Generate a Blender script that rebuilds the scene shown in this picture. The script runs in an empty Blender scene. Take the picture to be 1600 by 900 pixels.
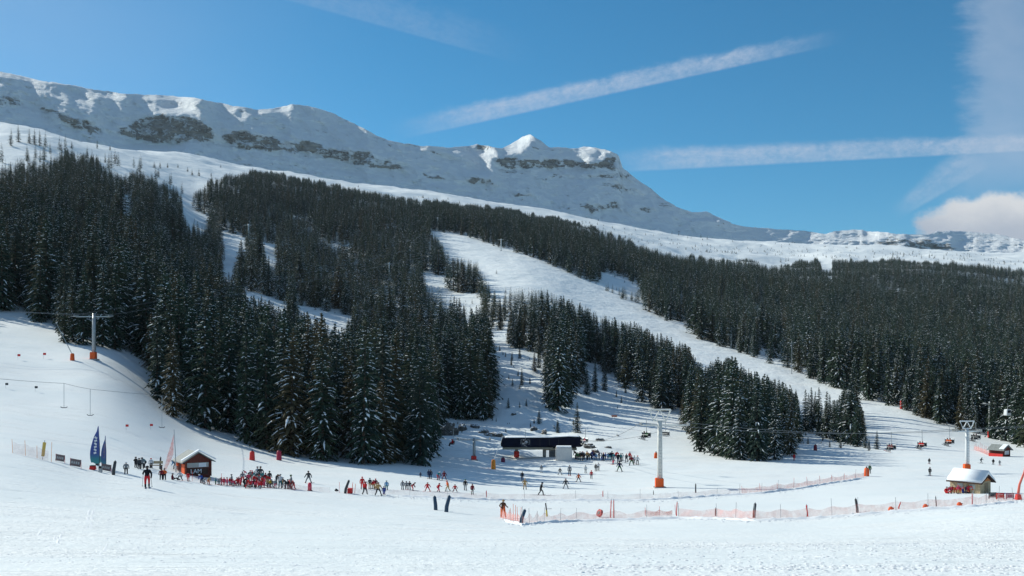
import bpy, math, random
import numpy as np
from mathutils import Vector, Matrix

# ---------------------------------------------------------------- camera, world, sun, exposure
SC = bpy.context.scene
COL = SC.collection
F = 1600.0            # focal length in photo pixels (36 mm lens)
EYE = 570.0           # photo row of the horizon
cam_d = bpy.data.cameras.new('camera'); cam = bpy.data.objects.new('camera', cam_d); COL.objects.link(cam)
cam_d.lens = 36.0; cam_d.sensor_width = 36.0; cam_d.shift_y = 120/1600
cam_d.clip_start = 0.5; cam_d.clip_end = 40000
cam.rotation_euler = (math.radians(90), 0, 0)
SC.camera = cam

SUN_AZ = math.radians(57)      # to the west of the view direction (+Y)
SUN_EL = math.radians(31)
SUN_STRENGTH = 4.4
SKY_STRENGTH = 0.080
SC.view_settings.view_transform = 'Standard'
SC.view_settings.look = 'None'
SC.view_settings.exposure = 0.14
SC.view_settings.gamma = 1.0
SC.view_settings.use_curve_mapping = False
sun_dir = Vector((-math.sin(SUN_AZ)*math.cos(SUN_EL), math.cos(SUN_AZ)*math.cos(SUN_EL), math.sin(SUN_EL)))
sd = bpy.data.lights.new('sun', 'SUN'); sd.energy = SUN_STRENGTH; sd.angle = math.radians(0.5); sd.color = (1.0, 0.985, 0.87)
so = bpy.data.objects.new('sun', sd); COL.objects.link(so)
so.rotation_euler = sun_dir.to_track_quat('Z', 'Y').to_euler()
so.location = (-400, 300, 800)

def G(nt):
    """small node-graph helper"""
    class N: pass
    g = N(); g.nt = nt
    def node(t, **kw):
        n = nt.nodes.new(t)
        for k, v in kw.items(): setattr(n, k, v)
        return n
    def put(sock, v):
        if hasattr(v, 'is_linked') or hasattr(v, 'links'): nt.links.new(v, sock)
        elif v is not None: sock.default_value = v
    def m(op, a, b=None, c=None, clamp=False):
        n = node('ShaderNodeMath', operation=op, use_clamp=clamp)
        put(n.inputs[0], a); put(n.inputs[1], b); put(n.inputs[2], c)
        return n.outputs[0]
    def ramp(x, a, b, lo=0.0, hi=1.0, smooth=True):
        n = node('ShaderNodeMapRange', clamp=True)
        if smooth: n.interpolation_type = 'SMOOTHSTEP'
        put(n.inputs[0], x); put(n.inputs[1], a); put(n.inputs[2], b); put(n.inputs[3], lo); put(n.inputs[4], hi)
        return n.outputs[0]
    def noise(vec, scale, detail=4, rough=0.55, dist=0.0):
        n = node('ShaderNodeTexNoise'); put(n.inputs['Vector'], vec)
        n.inputs['Scale'].default_value = scale; n.inputs['Detail'].default_value = detail
        n.inputs['Roughness'].default_value = rough; n.inputs['Distortion'].default_value = dist
        return n.outputs[0]
    def comb(x, y, z):
        n = node('ShaderNodeCombineXYZ'); put(n.inputs[0], x); put(n.inputs[1], y); put(n.inputs[2], z); return n.outputs[0]
    def mix(f, a, b):
        n = node('ShaderNodeMix', data_type='RGBA'); put(n.inputs[0], f); put(n.inputs[6], a); put(n.inputs[7], b); return n.outputs[2]
    def scale(vec, s):
        n = node('ShaderNodeMapping'); put(n.inputs[0], vec); n.inputs['Scale'].default_value = s; return n.outputs[0]
    def bump(h, strength, dist, normal=None):
        n = node('ShaderNodeBump'); put(n.inputs['Height'], h); n.inputs['Strength'].default_value = strength
        n.inputs['Distance'].default_value = dist; put(n.inputs['Normal'], normal) if normal is not None else None
        return n.outputs[0]
    g.node, g.put, g.m, g.ramp, g.noise, g.comb, g.mix, g.scale, g.bump = node, put, m, ramp, noise, comb, mix, scale, bump
    return g

W = bpy.data.worlds.new('World'); SC.world = W; W.use_nodes = True
nt = W.node_tree; nt.nodes.clear(); g = G(nt)
sky = g.node('ShaderNodeTexSky', sky_type='NISHITA'); sky.sun_disc = False
sky.sun_elevation = SUN_EL; sky.sun_rotation = -SUN_AZ
sky.altitude = 1800; sky.air_density = 1.0; sky.dust_density = 0.25; sky.ozone_density = 2.2
tc = g.node('ShaderNodeTexCoord'); sep = g.node('ShaderNodeSeparateXYZ'); nt.links.new(tc.outputs['Generated'], sep.inputs[0])
dy = g.m('MAXIMUM', sep.outputs[1], 0.05)
az = g.m('DIVIDE', sep.outputs[0], dy)                  # tangent of azimuth
el = g.m('DIVIDE', sep.outputs[2], dy)                  # tangent of elevation
P = g.comb(az, el, 0.0)
def T(u, v): return ((u-800)/F, (EYE-v)/F)
def streak(u0, v0, u1, v1, wlow, whigh, taper0, taper1, rag, amount, soft=0.35, grow=1.0):
    """a straight contrail between two directions: crisp lower edge, ragged upper edge; widths in 1/F units of the photo"""
    (x0, y0), (x1, y1) = T(u0, v0), T(u1, v1)
    L = math.hypot(x1-x0, y1-y0); cx, cy = (x1-x0)/L, (y1-y0)/L
    t = g.m('ADD', g.m('MULTIPLY', g.m('SUBTRACT', az, x0), cx), g.m('MULTIPLY', g.m('SUBTRACT', el, y0), cy))
    s = g.m('SUBTRACT', g.m('MULTIPLY', g.m('SUBTRACT', el, y0), cx), g.m('MULTIPLY', g.m('SUBTRACT', az, x0), cy))
    st = g.comb(g.m('MULTIPLY', t, 1.0), g.m('MULTIPLY', s, 1.6), 0.0)
    n1 = g.noise(st, 34.0, 7, 0.68); n2 = g.noise(st, 120.0, 5, 0.7)
    wid = g.ramp(t, 0, L, wlow/F, whigh/F, False)
    up = g.m('ADD', wid, g.m('MULTIPLY', g.m('SUBTRACT', n1, 0.5), rag/F))
    low = g.ramp(s, 0.0, 5.0/F)
    high = g.m('SUBTRACT', 1.0, g.ramp(g.m('DIVIDE', s, up), 1.0-soft, 1.0+soft*0.5))
    ends = g.m('MULTIPLY', g.ramp(t, 0, taper0/F), g.m('SUBTRACT', 1.0, g.ramp(t, L-taper1/F, L)))
    body = g.m('MULTIPLY', g.m('MULTIPLY', low, high), ends)
    tex = g.ramp(g.m('ADD', g.m('MULTIPLY', n1, 0.5), g.m('MULTIPLY', n2, 0.5)), 0.34, 0.66, 0.45, 1.25)
    brighten = g.ramp(g.m('DIVIDE', s, up), 0.2, 0.9, 0.8, 1.1)
    return g.m('MULTIPLY', g.m('MULTIPLY', g.m('MULTIPLY', body, tex), brighten), amount, clamp=True)
c1 = streak(600, 226, 1335, 66, 34, 26, 190, 210, 22, 0.52)
c2 = streak(930, 273, 1720, 232, 38, 26, 150, 10, 14, 0.50)
# broad old trail falling at the east edge
jag = g.m('MULTIPLY', g.m('SUBTRACT', g.noise(g.scale(P, (1.0, 3.0, 1)), 28.0, 6, 0.68), 0.5), 85/F)
edge = g.m('ADD', az, jag)
lean = g.m('ADD', T(1512, 0)[0], g.ramp(el, T(0, 330)[1], T(0, 190)[1], -42/F, -4/F))
c3 = g.ramp(edge, g.m('SUBTRACT', lean, 22/F), g.m('ADD', lean, 40/F))
c3 = g.m('MULTIPLY', c3, g.ramp(az, T(1560, 0)[0], T(1700, 0)[0], 1.0, 0.55))
c3 = g.m('MULTIPLY', c3, g.ramp(g.noise(g.scale(P, (1, 1.5, 1)), 9.0, 4, 0.55), 0.3, 0.7, 0.75, 1.1))
c3 = g.m('MULTIPLY', g.m('MULTIPLY', c3, g.ramp(el, T(0, 345)[1], T(0, 250)[1])), 0.40)
tail = streak(1395, 350, 1560, 255, 22, 60, 60, 60, 10, 0.30)
veil = streak(330, -30, 840, 110, 70, 40, 200, 200, 60, 0.16, soft=0.8)
veil2 = g.m('MULTIPLY', g.ramp(az, T(-200, 0)[0], T(700, 0)[0], 0.24, 0.0), g.ramp(g.noise(g.scale(P, (1, 2.5, 1)), 3.0, 4, 0.5), 0.3, 0.7, 0.7, 1.1))
# low cumulus over the east ridge
wob = g.noise(g.scale(P, (1, 1.2, 1)), 26.0, 9, 0.64)
bx = g.m('DIVIDE', g.m('SUBTRACT', az, T(1560, 0)[0]), 125/F)
by = g.m('DIVIDE', g.m('SUBTRACT', el, T(0, 352)[1]), 50/F)
rr = g.m('SQRT', g.m('ADD', g.m('MULTIPLY', bx, bx), g.m('MULTIPLY', by, by)))
rr = g.m('ADD', rr, g.m('MULTIPLY', g.m('SUBTRACT', wob, 0.5), 0.9))
puff = g.m('SUBTRACT', 1.0, g.ramp(rr, 0.78, 1.08))
fine = g.noise(P, 60.0, 5, 0.6)
pc = g.mix(g.ramp(g.m('ADD', el, g.m('MULTIPLY', g.m('SUBTRACT', wob, 0.5), 60/F)), T(0, 372)[1], T(0, 305)[1]), (5.0, 5.6, 6.6, 1), (8.2, 8.4, 8.6, 1))
hsv = g.node('ShaderNodeHueSaturation'); nt.links.new(sky.outputs[0], hsv.inputs['Color'])
hsv.inputs['Hue'].default_value = 0.478; hsv.inputs['Saturation'].default_value = 1.22; hsv.inputs['Value'].default_value = 1.0
tintn = g.node('ShaderNodeMix', data_type='RGBA', blend_type='MULTIPLY'); tintn.inputs[0].default_value = 1.0; nt.links.new(hsv.outputs[0], tintn.inputs[6]); tintn.inputs[7].default_value = (0.60, 1.04, 1.27, 1)
colr = tintn.outputs[2]
for c in (veil, veil2, c1, c2, c3, tail):
    colr = g.mix(c, colr, (6.2, 7.0, 8.4, 1))
colr = g.mix(puff, colr, pc)
bg = g.node('ShaderNodeBackground'); nt.links.new(colr, bg.inputs[0]); bg.inputs[1].default_value = SKY_STRENGTH
wo = g.node('ShaderNodeOutputWorld'); nt.links.new(bg.outputs[0], wo.inputs[0])

# ---------------------------------------------------------------- materials
MATS = {}
def mat(name, color, rough=0.7, metal=0.0, var=0.0, vscale=3.0, spec=0.3):
    if name in MATS: return MATS[name]
    m = bpy.data.materials.new(name); m.use_nodes = True
    t = m.node_tree; b = t.nodes['Principled BSDF']
    b.inputs['Roughness'].default_value = rough; b.inputs['Metallic'].default_value = metal
    b.inputs['Specular IOR Level'].default_value = spec
    c = (color[0], color[1], color[2], 1)
    if var > 0:
        q = G(t); tcn = q.node('ShaderNodeTexCoord')
        n = q.noise(tcn.outputs['Object'], vscale, 4, 0.6)
        d = tuple(x*(1-var) for x in color)+(1,); e = tuple(min(1, x*(1+var)) for x in color)+(1,)
        t.links.new(q.mix(q.ramp(n, 0.3, 0.7), d, e), b.inputs['Base Color'])
    else:
        b.inputs['Base Color'].default_value = c
    MATS[name] = m; return m

def snow_ground_material():
    m = bpy.data.materials.new('snow_ground'); m.use_nodes = True; t = m.node_tree; b = t.nodes['Principled BSDF']; q = G(t)
    geo = q.node('ShaderNodeNewGeometry'); pos = geo.outputs['Position']
    dist = q.node('ShaderNodeSeparateXYZ'); t.links.new(pos, dist.inputs[0]); Y = dist.outputs[1]
    near = q.m('MULTIPLY', q.ramp(Y, 46, 66, 1.0, 0.6), q.ramp(Y, 80, 150, 1.0, 0.25))
    # combed snow, piste grooming ridges and ski tracks
    streaks = q.noise(q.scale(pos, (0.30, 0.60, 0.4)), 1.8, 8, 0.70, 0.8)
    patches = q.noise(q.scale(pos, (0.05, 0.11, 0.1)), 1.0, 4, 0.6)
    grains = q.noise(q.scale(pos, (1.0, 0.75, 1)), 2.3, 3, 0.65)
    rot = q.node('ShaderNodeMapping'); t.links.new(pos, rot.inputs[0]); rot.inputs['Rotation'].default_value = (0, 0, 0.10); rot.inputs['Scale'].default_value = (0.035, 1.5, 0.2)
    tracks = q.node('ShaderNodeTexNoise'); t.links.new(rot.outputs[0], tracks.inputs['Vector']); tracks.inputs['Scale'].default_value = 1.0; tracks.inputs['Detail'].default_value = 3; tracks.inputs['Distortion'].default_value = 0.35
    line = q.m('ABSOLUTE', q.m('SUBTRACT', tracks.outputs[0], 0.5)); line = q.ramp(line, 0.0, 0.018, -1.0, 0.0)
    line = q.m('MULTIPLY', line, q.ramp(patches, 0.42, 0.62))
    rot2 = q.node('ShaderNodeMapping'); t.links.new(pos, rot2.inputs[0]); rot2.inputs['Rotation'].default_value = (0, 0, -1.05); rot2.inputs['Scale'].default_value = (0.04, 0.7, 0.2)
    tr2 = q.noise(rot2.outputs[0], 1.0, 2, 0.5, 0.3); line2 = q.ramp(q.m('ABSOLUTE', q.m('SUBTRACT', tr2, 0.52)), 0.0, 0.012, -1.0, 0.0)
    line2 = q.m('MULTIPLY', line2, q.ramp(patches, 0.5, 0.35))
    h = q.m('ADD', q.m('MULTIPLY', streaks, 0.22), q.m('MULTIPLY', q.m('MULTIPLY', grains, near), q.ramp(patches, 0.4, 0.6,  0.9, 2.2)))
    h = q.m('ADD', h, q.m('MULTIPLY', q.m('ADD', line, line2), q.m('ADD', q.m('MULTIPLY', near, 0.9), 0.35)))
    nb = q.bump(h, 0.62, 0.15)
    # far: wind-packed relief, metres across
    big = q.noise(q.scale(pos, (1, 1, 1.6)), 0.06, 6, 0.62)
    nb2 = q.bump(q.m('MULTIPLY', big, q.ramp(Y, 150, 600, 0.05, 1.0)), 0.9, 2.2, nb)
    t.links.new(nb2, b.inputs['Normal'])
    # ski-run surface is a little greyer where it is scraped and icy
    c = q.mix(q.ramp(patches, 0.35, 0.65), (0.80, 0.845, 0.85, 1), (0.86, 0.885, 0.88, 1))
    dirt = q.ramp(q.noise(pos, 0.9, 6, 0.7), 0.62, 0.75, 0.0, 0.16)
    c = q.mix(q.m('MULTIPLY', dirt, near), c, (0.55, 0.58, 0.60, 1))
    t.links.new(c, b.inputs['Base Color'])
    b.inputs['Roughness'].default_value = 0.75; b.inputs['Specular IOR Level'].default_value = 0.15
    return m

def mountain_material():
    m = bpy.data.materials.new('mountain_snow_and_rock'); m.use_nodes = True; t = m.node_tree; b = t.nodes['Principled BSDF']; q = G(t)
    geo = q.node('ShaderNodeNewGeometry'); pos = geo.outputs['Position']
    att = q.node('ShaderNodeAttribute', attribute_name='rock')
    n1 = q.noise(q.scale(pos, (1, 1, 2.2)), 0.018, 7, 0.68); n2 = q.noise(q.scale(pos, (0.45, 0.45, 4.0)), 0.03, 5, 0.6)
    n3 = q.noise(pos, 0.006, 5, 0.6)
    rk = q.m('ADD', att.outputs['Fac'], q.m('MULTIPLY', q.m('SUBTRACT', q.m('ADD', q.m('MULTIPLY', n1, 0.6), q.m('MULTIPLY', n2, 0.4)), 0.5), 2.6))
    rk = q.m('ADD', rk, q.m('MULTIPLY', q.m('SUBTRACT', n3, 0.5), 0.4))
    n4 = q.noise(q.scale(pos, (1.0, 1.0, 3.0)), 0.05, 6, 0.75)
    n5 = q.noise(q.scale(pos, (2.2, 2.2, 0.7)), 0.03, 4, 0.6)
    rk = q.m('ADD', rk, q.m('MULTIPLY', q.m('SUBTRACT', q.m('ADD', q.m('MULTIPLY', n4, .6), q.m('MULTIPLY', n5, .4)), 0.5), 2.2))
    mask = q.ramp(rk, 0.50, 0.68)
    rock = q.mix(q.ramp(n2, 0.35, 0.65), (0.15, 0.145, 0.135, 1), (0.42, 0.39, 0.34, 1))
    snow = (0.86, 0.885, 0.90, 1)
    t.links.new(q.mix(q.m('MULTIPLY', mask, 0.92), snow, rock), b.inputs['Base Color'])
    hb = q.m('ADD', q.m('MULTIPLY', n1, 1.0), q.m('MULTIPLY', n2, q.ramp(mask, 0, 1, 0.15, 1.2)))
    t.links.new(q.bump(hb, 0.9, 26.0), b.inputs['Normal'])
    b.inputs['Roughness'].default_value = 0.8; b.inputs['Specular IOR Level'].default_value = 0.1
    return m

# ---------------------------------------------------------------- numpy helpers
def hash2(ix, iy, s):
    h = (ix.astype(np.int64)*374761393 + iy.astype(np.int64)*668265263 + s*982451653) & 0xffffffff
    h = ((h ^ (h >> 13))*1274126177) & 0xffffffff
    return ((h ^ (h >> 16)) & 0xffff)/65535.0
def vnoise(x, y, s=0):
    ix, iy = np.floor(x), np.floor(y); fx, fy = x-ix, y-iy
    fx = fx*fx*fx*(fx*(fx*6-15)+10); fy = fy*fy*fy*(fy*(fy*6-15)+10)
    a = hash2(ix, iy, s); b = hash2(ix+1, iy, s); c = hash2(ix, iy+1, s); d = hash2(ix+1, iy+1, s)
    return (a*(1-fx)+b*fx)*(1-fy)+(c*(1-fx)+d*fx)*fy
def fbm(x, y, s=0, octv=4, gain=0.5):
    t = 0; a = 1; n = 0
    for i in range(octv):
        t = t + a*(vnoise(x, y, s+i*7)-0.5); n += a; a *= gain; x = x*2.03+13.7; y = y*2.03+5.1
    return t/n*2
def pchip(xk, yk, x):
    xk = np.asarray(xk, float); yk = np.asarray(yk, float)
    h = np.diff(xk); d = np.diff(yk)/h
    m = np.zeros_like(yk)
    for i in range(1, len(xk)-1):
        if d[i-1]*d[i] > 0:
            w1, w2 = 2*h[i]+h[i-1], h[i]+2*h[i-1]
            m[i] = (w1+w2)/(w1/d[i-1]+w2/d[i])
    m[0], m[-1] = d[0], d[-1]
    x = np.clip(np.asarray(x, float), xk[0], xk[-1])
    i = np.clip(np.searchsorted(xk, x)-1, 0, len(xk)-2)
    t = (x-xk[i])/h[i]
    return ((1+2*t)*(1-t)**2)*yk[i]+t*(1-t)**2*h[i]*m[i]+t*t*(3-2*t)*yk[i+1]+t*t*(t-1)*h[i]*m[i+1]
def grid_mesh(name, pts, material, kind='structure'):
    R, C_ = pts.shape[:2]
    me = bpy.data.meshes.new(name)
    idx = np.arange(R*C_).reshape(R, C_)
    q = np.stack([idx[:-1, :-1], idx[:-1, 1:], idx[1:, 1:], idx[1:, :-1]], -1).reshape(-1, 4)
    me.vertices.add(R*C_); me.vertices.foreach_set('co', pts.reshape(-1).astype(np.float32))
    me.loops.add(q.size); me.loops.foreach_set('vertex_index', q.reshape(-1).astype(np.int32))
    me.polygons.add(len(q)); me.polygons.foreach_set('loop_start', np.arange(0, q.size, 4, dtype=np.int32))
    me.polygons.foreach_set('use_smooth', np.ones(len(q), bool))
    me.update(calc_edges=True); me.validate()
    me.materials.append(material)
    o = bpy.data.objects.new(name, me); COL.objects.link(o); o['kind'] = kind
    return o

# ---------------------------------------------------------------- the ground: one height field
# each line: a bearing (photo column) and the row at which the ground lies at each distance
NEAR = {2: 2000, 8: 1120, 18: 940, 35: 897}
TAB = {
 -700: {60: 800, 85: 730, 110: 670, 135: 620, 160: 575, 190: 520, 230: 465, 300: 400, 400: 345, 550: 270, 700: 225, 850: 200, 1000: 185, 1200: 175, 1500: 190, 3800: 260},
 0: {60: 835, 85: 778, 100: 738, 110: 716, 135: 680, 160: 643, 190: 595, 230: 537, 270: 498, 300: 475, 400: 420, 550: 335, 700: 285, 850: 243, 1000: 218, 1200: 194, 1500: 205, 3800: 260},
 75: {60: 837, 85: 784, 100: 750, 112: 727, 135: 692, 160: 652, 190: 605, 230: 545, 270: 505, 300: 480, 400: 425, 550: 345, 700: 295, 850: 255, 1000: 230, 1200: 206, 1500: 215, 3800: 270},
 150: {60: 838, 85: 791, 110: 748, 120: 733, 140: 698, 160: 660, 190: 607, 210: 573, 230: 549, 250: 530, 300: 497, 400: 440, 550: 365, 700: 312, 850: 277, 1000: 255, 1200: 228, 1500: 235, 3800: 280},
 232: {60: 840, 85: 796, 97: 775, 110: 756, 125: 738, 145: 710, 165: 680, 185: 650, 205: 622, 230: 592, 260: 561, 300: 530, 400: 465, 550: 405, 700: 345, 850: 300, 1000: 275, 1200: 250, 1600: 238, 2000: 245, 3800: 280},
 300: {60: 841, 85: 801, 110: 768, 125: 754, 140: 740, 165: 711, 190: 681, 210: 657, 250: 619, 300: 580, 400: 515, 550: 470, 700: 405, 850: 358, 1000: 315, 1200: 275, 1500: 250, 1800: 245, 3800: 290},
 380: {60: 841, 85: 807, 110: 778, 125: 764, 140: 751, 165: 726, 190: 699, 200: 689, 230: 662, 300: 607, 400: 540, 550: 470, 700: 408, 850: 360, 1000: 325, 1250: 283, 1500: 270, 1800: 264, 2200: 270, 3800: 300},
 450: {60: 842, 85: 810, 110: 784, 125: 769, 140: 756, 165: 735, 190: 713, 200: 705, 230: 683, 300: 640, 400: 568, 550: 490, 700: 430, 850: 383, 1000: 345, 1300: 296, 1600: 281, 1900: 271, 2200: 277, 3800: 305},
 600: {60: 843, 85: 815, 110: 795, 125: 782, 140: 768, 160: 750, 180: 735, 195: 725, 230: 703, 300: 660, 400: 598, 550: 515, 700: 455, 850: 408, 1000: 368, 1300: 324, 1600: 308, 1900: 298, 2200: 291, 2600: 297, 3800: 320},
 700: {60: 845, 85: 820, 110: 799, 125: 786, 140: 774, 160: 758, 180: 745, 200: 730, 215: 716, 230: 704, 260: 688, 300: 667, 400: 603, 550: 520, 700: 460, 850: 410, 1000: 366, 1150: 350, 1400: 335, 1700: 322, 2000: 312, 2300: 304, 2700: 308, 3800: 330},
 800: {60: 846, 85: 824, 105: 812, 125: 792, 140: 780, 160: 766, 180: 752, 200: 738, 220: 724, 235: 715, 260: 698, 300: 668, 400: 585, 550: 505, 700: 448, 850: 405, 1000: 380, 1300: 356, 1700: 337, 2200: 325, 2600: 319, 3000: 323, 3800: 335},
 950: {60: 847, 85: 828, 105: 815, 125: 795, 140: 781, 160: 766, 180: 752, 200: 739, 225: 720, 260: 700, 300: 673, 400: 612, 500: 560, 600: 515, 700: 480, 780: 458, 850: 443, 1000: 418, 1300: 388, 1700: 366, 2200: 356, 2700: 349, 3100: 353, 3800: 365},
 1100: {60: 848, 85: 826, 105: 811, 125: 793, 140: 779, 160: 762, 180: 748, 200: 735, 225: 719, 260: 702, 300: 680, 400: 625, 500: 577, 600: 536, 700: 510, 850: 478, 1000: 453, 1300: 423, 1700: 402, 2200: 388, 2800: 371, 3200: 376, 3800: 385},
 1250: {60: 848, 85: 824, 105: 807, 125: 789, 140: 775, 160: 760, 180: 746, 200: 733, 225: 718, 260: 706, 300: 690, 350: 663, 400: 635, 450: 610, 500: 588, 600: 556, 700: 532, 850: 503, 1000: 478, 1300: 447, 1700: 422, 2200: 402, 3000: 381, 3400: 385, 3800: 390},
 1400: {60: 846, 85: 816, 105: 797, 125: 781, 140: 769, 160: 756, 180: 743, 200: 731, 225: 719, 260: 706, 300: 690, 340: 667, 400: 636, 450: 615, 500: 600, 600: 572, 700: 550, 850: 517, 1000: 492, 1300: 452, 1700: 423, 2200: 402, 3000: 386, 3400: 390, 3800: 395},
 1600: {60: 842, 85: 800, 105: 786, 125: 777, 140: 768, 160: 756, 180: 745, 200: 733, 230: 720, 260: 712, 300: 701, 340: 688, 400: 670, 500: 637, 600: 603, 700: 573, 850: 538, 1000: 508, 1300: 468, 1700: 436, 2200: 412, 3000: 396, 3400: 400, 3800: 405},
 2300: {60: 830, 85: 790, 110: 770, 140: 755, 180: 735, 230: 712, 300: 685, 400: 650, 550: 600, 700: 560, 1000: 505, 1300: 470, 1700: 440, 2200: 415, 3000: 400, 3800: 410},
}
YG = np.geomspace(2.0, 3800.0, 640)
UG = np.arange(-700, 2301, 5.0)
_uk = sorted(TAB); _rows = []
for k in _uk:
    d = dict(NEAR); d.update(TAB[k]); ys = sorted(d)
    _rows.append((EYE-pchip(np.log(ys), [EYE-d[y] for y in ys], np.log(YG)))*1.0)
_rows = np.array(_rows)                                    # [column key, distance]
VG = np.array([pchip(_uk, _rows[:, j], UG) for j in range(len(YG))])   # [distance, column]
def blur(A, sig, axis):
    k = int(sig*3)+1; w = np.exp(-0.5*(np.arange(-k, k+1)/sig)**2); w /= w.sum()
    pad = [(0, 0), (0, 0)]; pad[axis] = (k, k); B = np.pad(A, pad, mode='edge'); out = 0
    n = A.shape[axis]
    for i, wi in enumerate(w): out = out+wi*(B[i:i+n] if axis == 0 else B[:, i:i+n])
    return out
VG = blur(blur(VG, 6.0, 1), 5.0, 0)
XX = (UG[None, :]-800)/F*YG[:, None]; YY = np.repeat(YG[:, None], len(UG), 1)
ZZ = (EYE-VG)/F*YY
def relief(X, Y):
    U = 800+F*X/Y
    a = 0.025*fbm(X/2.2, Y/3.0, 1, 3)+0.25*fbm(X/16, Y/22, 3, 3)*np.clip((Y-60)/150, 0.3, 1)
    rough = 1.3*np.exp(-((U-830)/110)**2-((Y-350)/110)**2)+0.8*np.exp(-((U-790)/130)**2-((Y-252)/14)**2)
    rough = rough+0.6*np.exp(-((U-1270)/80)**2-((Y-262)/25)**2)+0.5*np.exp(-((U-960)/60)**2-((Y-245)/14)**2)
    a = a+rough*(1.5*fbm(X/11, Y/11, 11, 4)+0.5*fbm(X/3, Y/3, 12, 3))
    wood = np.clip((Y-260)/200, 0, 1)*1.1*fbm(X/26, Y/26, 17, 4)
    run = np.exp(-((U-(800+ (1050-Y)*0.62))/90)**2)*np.clip((Y-420)/100, 0, 1)*np.clip((1020-Y)/100, 0, 1)
    a = a+wood*(1-0.85*run)
    hi = np.clip((Y-1050)/500, 0, 1)
    a = a+hi*(9*fbm(X/150, Y/170, 23, 4)+5*fbm(X/50, Y/60, 29, 4))+np.clip((Y-750)/200, 0, 1)*np.clip((420-U)/150, 0, 1)*5*fbm(X/60, Y/90, 37, 4)
    return a
ZZ = ZZ+relief(XX, YY)
VN = EYE-ZZ*F/YY
def ground_z(X, Y):
    X = np.asarray(X, float); Y = np.asarray(Y, float)
    u = 800+F*X/Y
    fu = np.clip((u-UG[0])/5.0, 0, len(UG)-1.001); iu = fu.astype(int); fu = fu-iu
    fy = np.clip(np.log(Y/YG[0])/np.log(YG[1]/YG[0]), 0, len(YG)-1.001); iy = fy.astype(int); fy = fy-iy
    return (ZZ[iy, iu]*(1-fu)+ZZ[iy, iu+1]*fu)*(1-fy)+(ZZ[iy+1, iu]*(1-fu)+ZZ[iy+1, iu+1]*fu)*fy
def at(u, v, ymin=30):
    """the first point of the ground seen along a bearing at a given height angle"""
    iu = (u-UG[0])/5.0; i = int(iu); f = iu-i
    col = VN[:, i]*(1-f)+VN[:, i+1]*f
    j0 = np.searchsorted(YG, ymin)
    for j in range(j0, len(YG)-1):
        if col[j+1] <= v:
            a = (col[j]-v)/max(1e-6, col[j]-col[j+1]); a = min(1, max(0, a))
            Y = YG[j]*(1-a)+YG[j+1]*a
            break
    else: Y = YG[-1]
    X = (u-800)/F*Y
    return Vector((X, Y, float(ground_z(X, Y))))
def on(X, Y): return Vector((X, Y, float(ground_z(X, Y))))
def px(Y, h): return h*F/Y

_back = np.stack([np.array([(-700-800)/F*2, 0]), ]) if False else None
pts = np.stack([XX, YY, ZZ], -1)
# the slope goes on behind the photographer
xb = np.linspace(-60, 60, len(UG)); rowb = []
for yb in (-60.0, -20.0, -4.0):
    rowb.append(np.stack([xb*(1 if yb < -5 else .3), np.full(len(UG), yb), -1.8-0.17*yb+0*xb], -1))
pts = np.concatenate([np.array(rowb), pts], 0)
ground = grid_mesh('ground', pts, snow_ground_material())

# ---------------------------------------------------------------- the mountain: cliffs and snow terraces marched up from its foot
RIDGE = [(-500, 60), (-200, 85), (0, 112), (40, 120), (70, 127), (100, 131), (150, 140), (170, 142), (185, 146), (250, 149), (300, 152), (330, 158), (370, 166), (398, 171), (430, 169), (455, 163), (490, 167), (520, 177), (560, 197), (590, 212), (612, 221), (650, 227), (700, 231), (735, 228), (745, 225), (768, 229), (783, 232), (800, 224), (815, 214), (828, 209), (842, 218), (860, 231), (880, 230), (900, 233), (912, 228), (930, 231), (955, 237), (966, 241), (973, 262), (1000, 284), (1018, 296), (1040, 314), (1060, 325), (1080, 331), (1105, 331), (1130, 343), (1150, 351), (1170, 355), (1210, 358), (1250, 360), (1290, 366), (1305, 361), (1340, 359), (1380, 363), (1400, 366), (1450, 367), (1462, 361), (1500, 361), (1530, 364), (1560, 366), (1600, 376), (1750, 385), (2000, 370), (2300, 390)]
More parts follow.
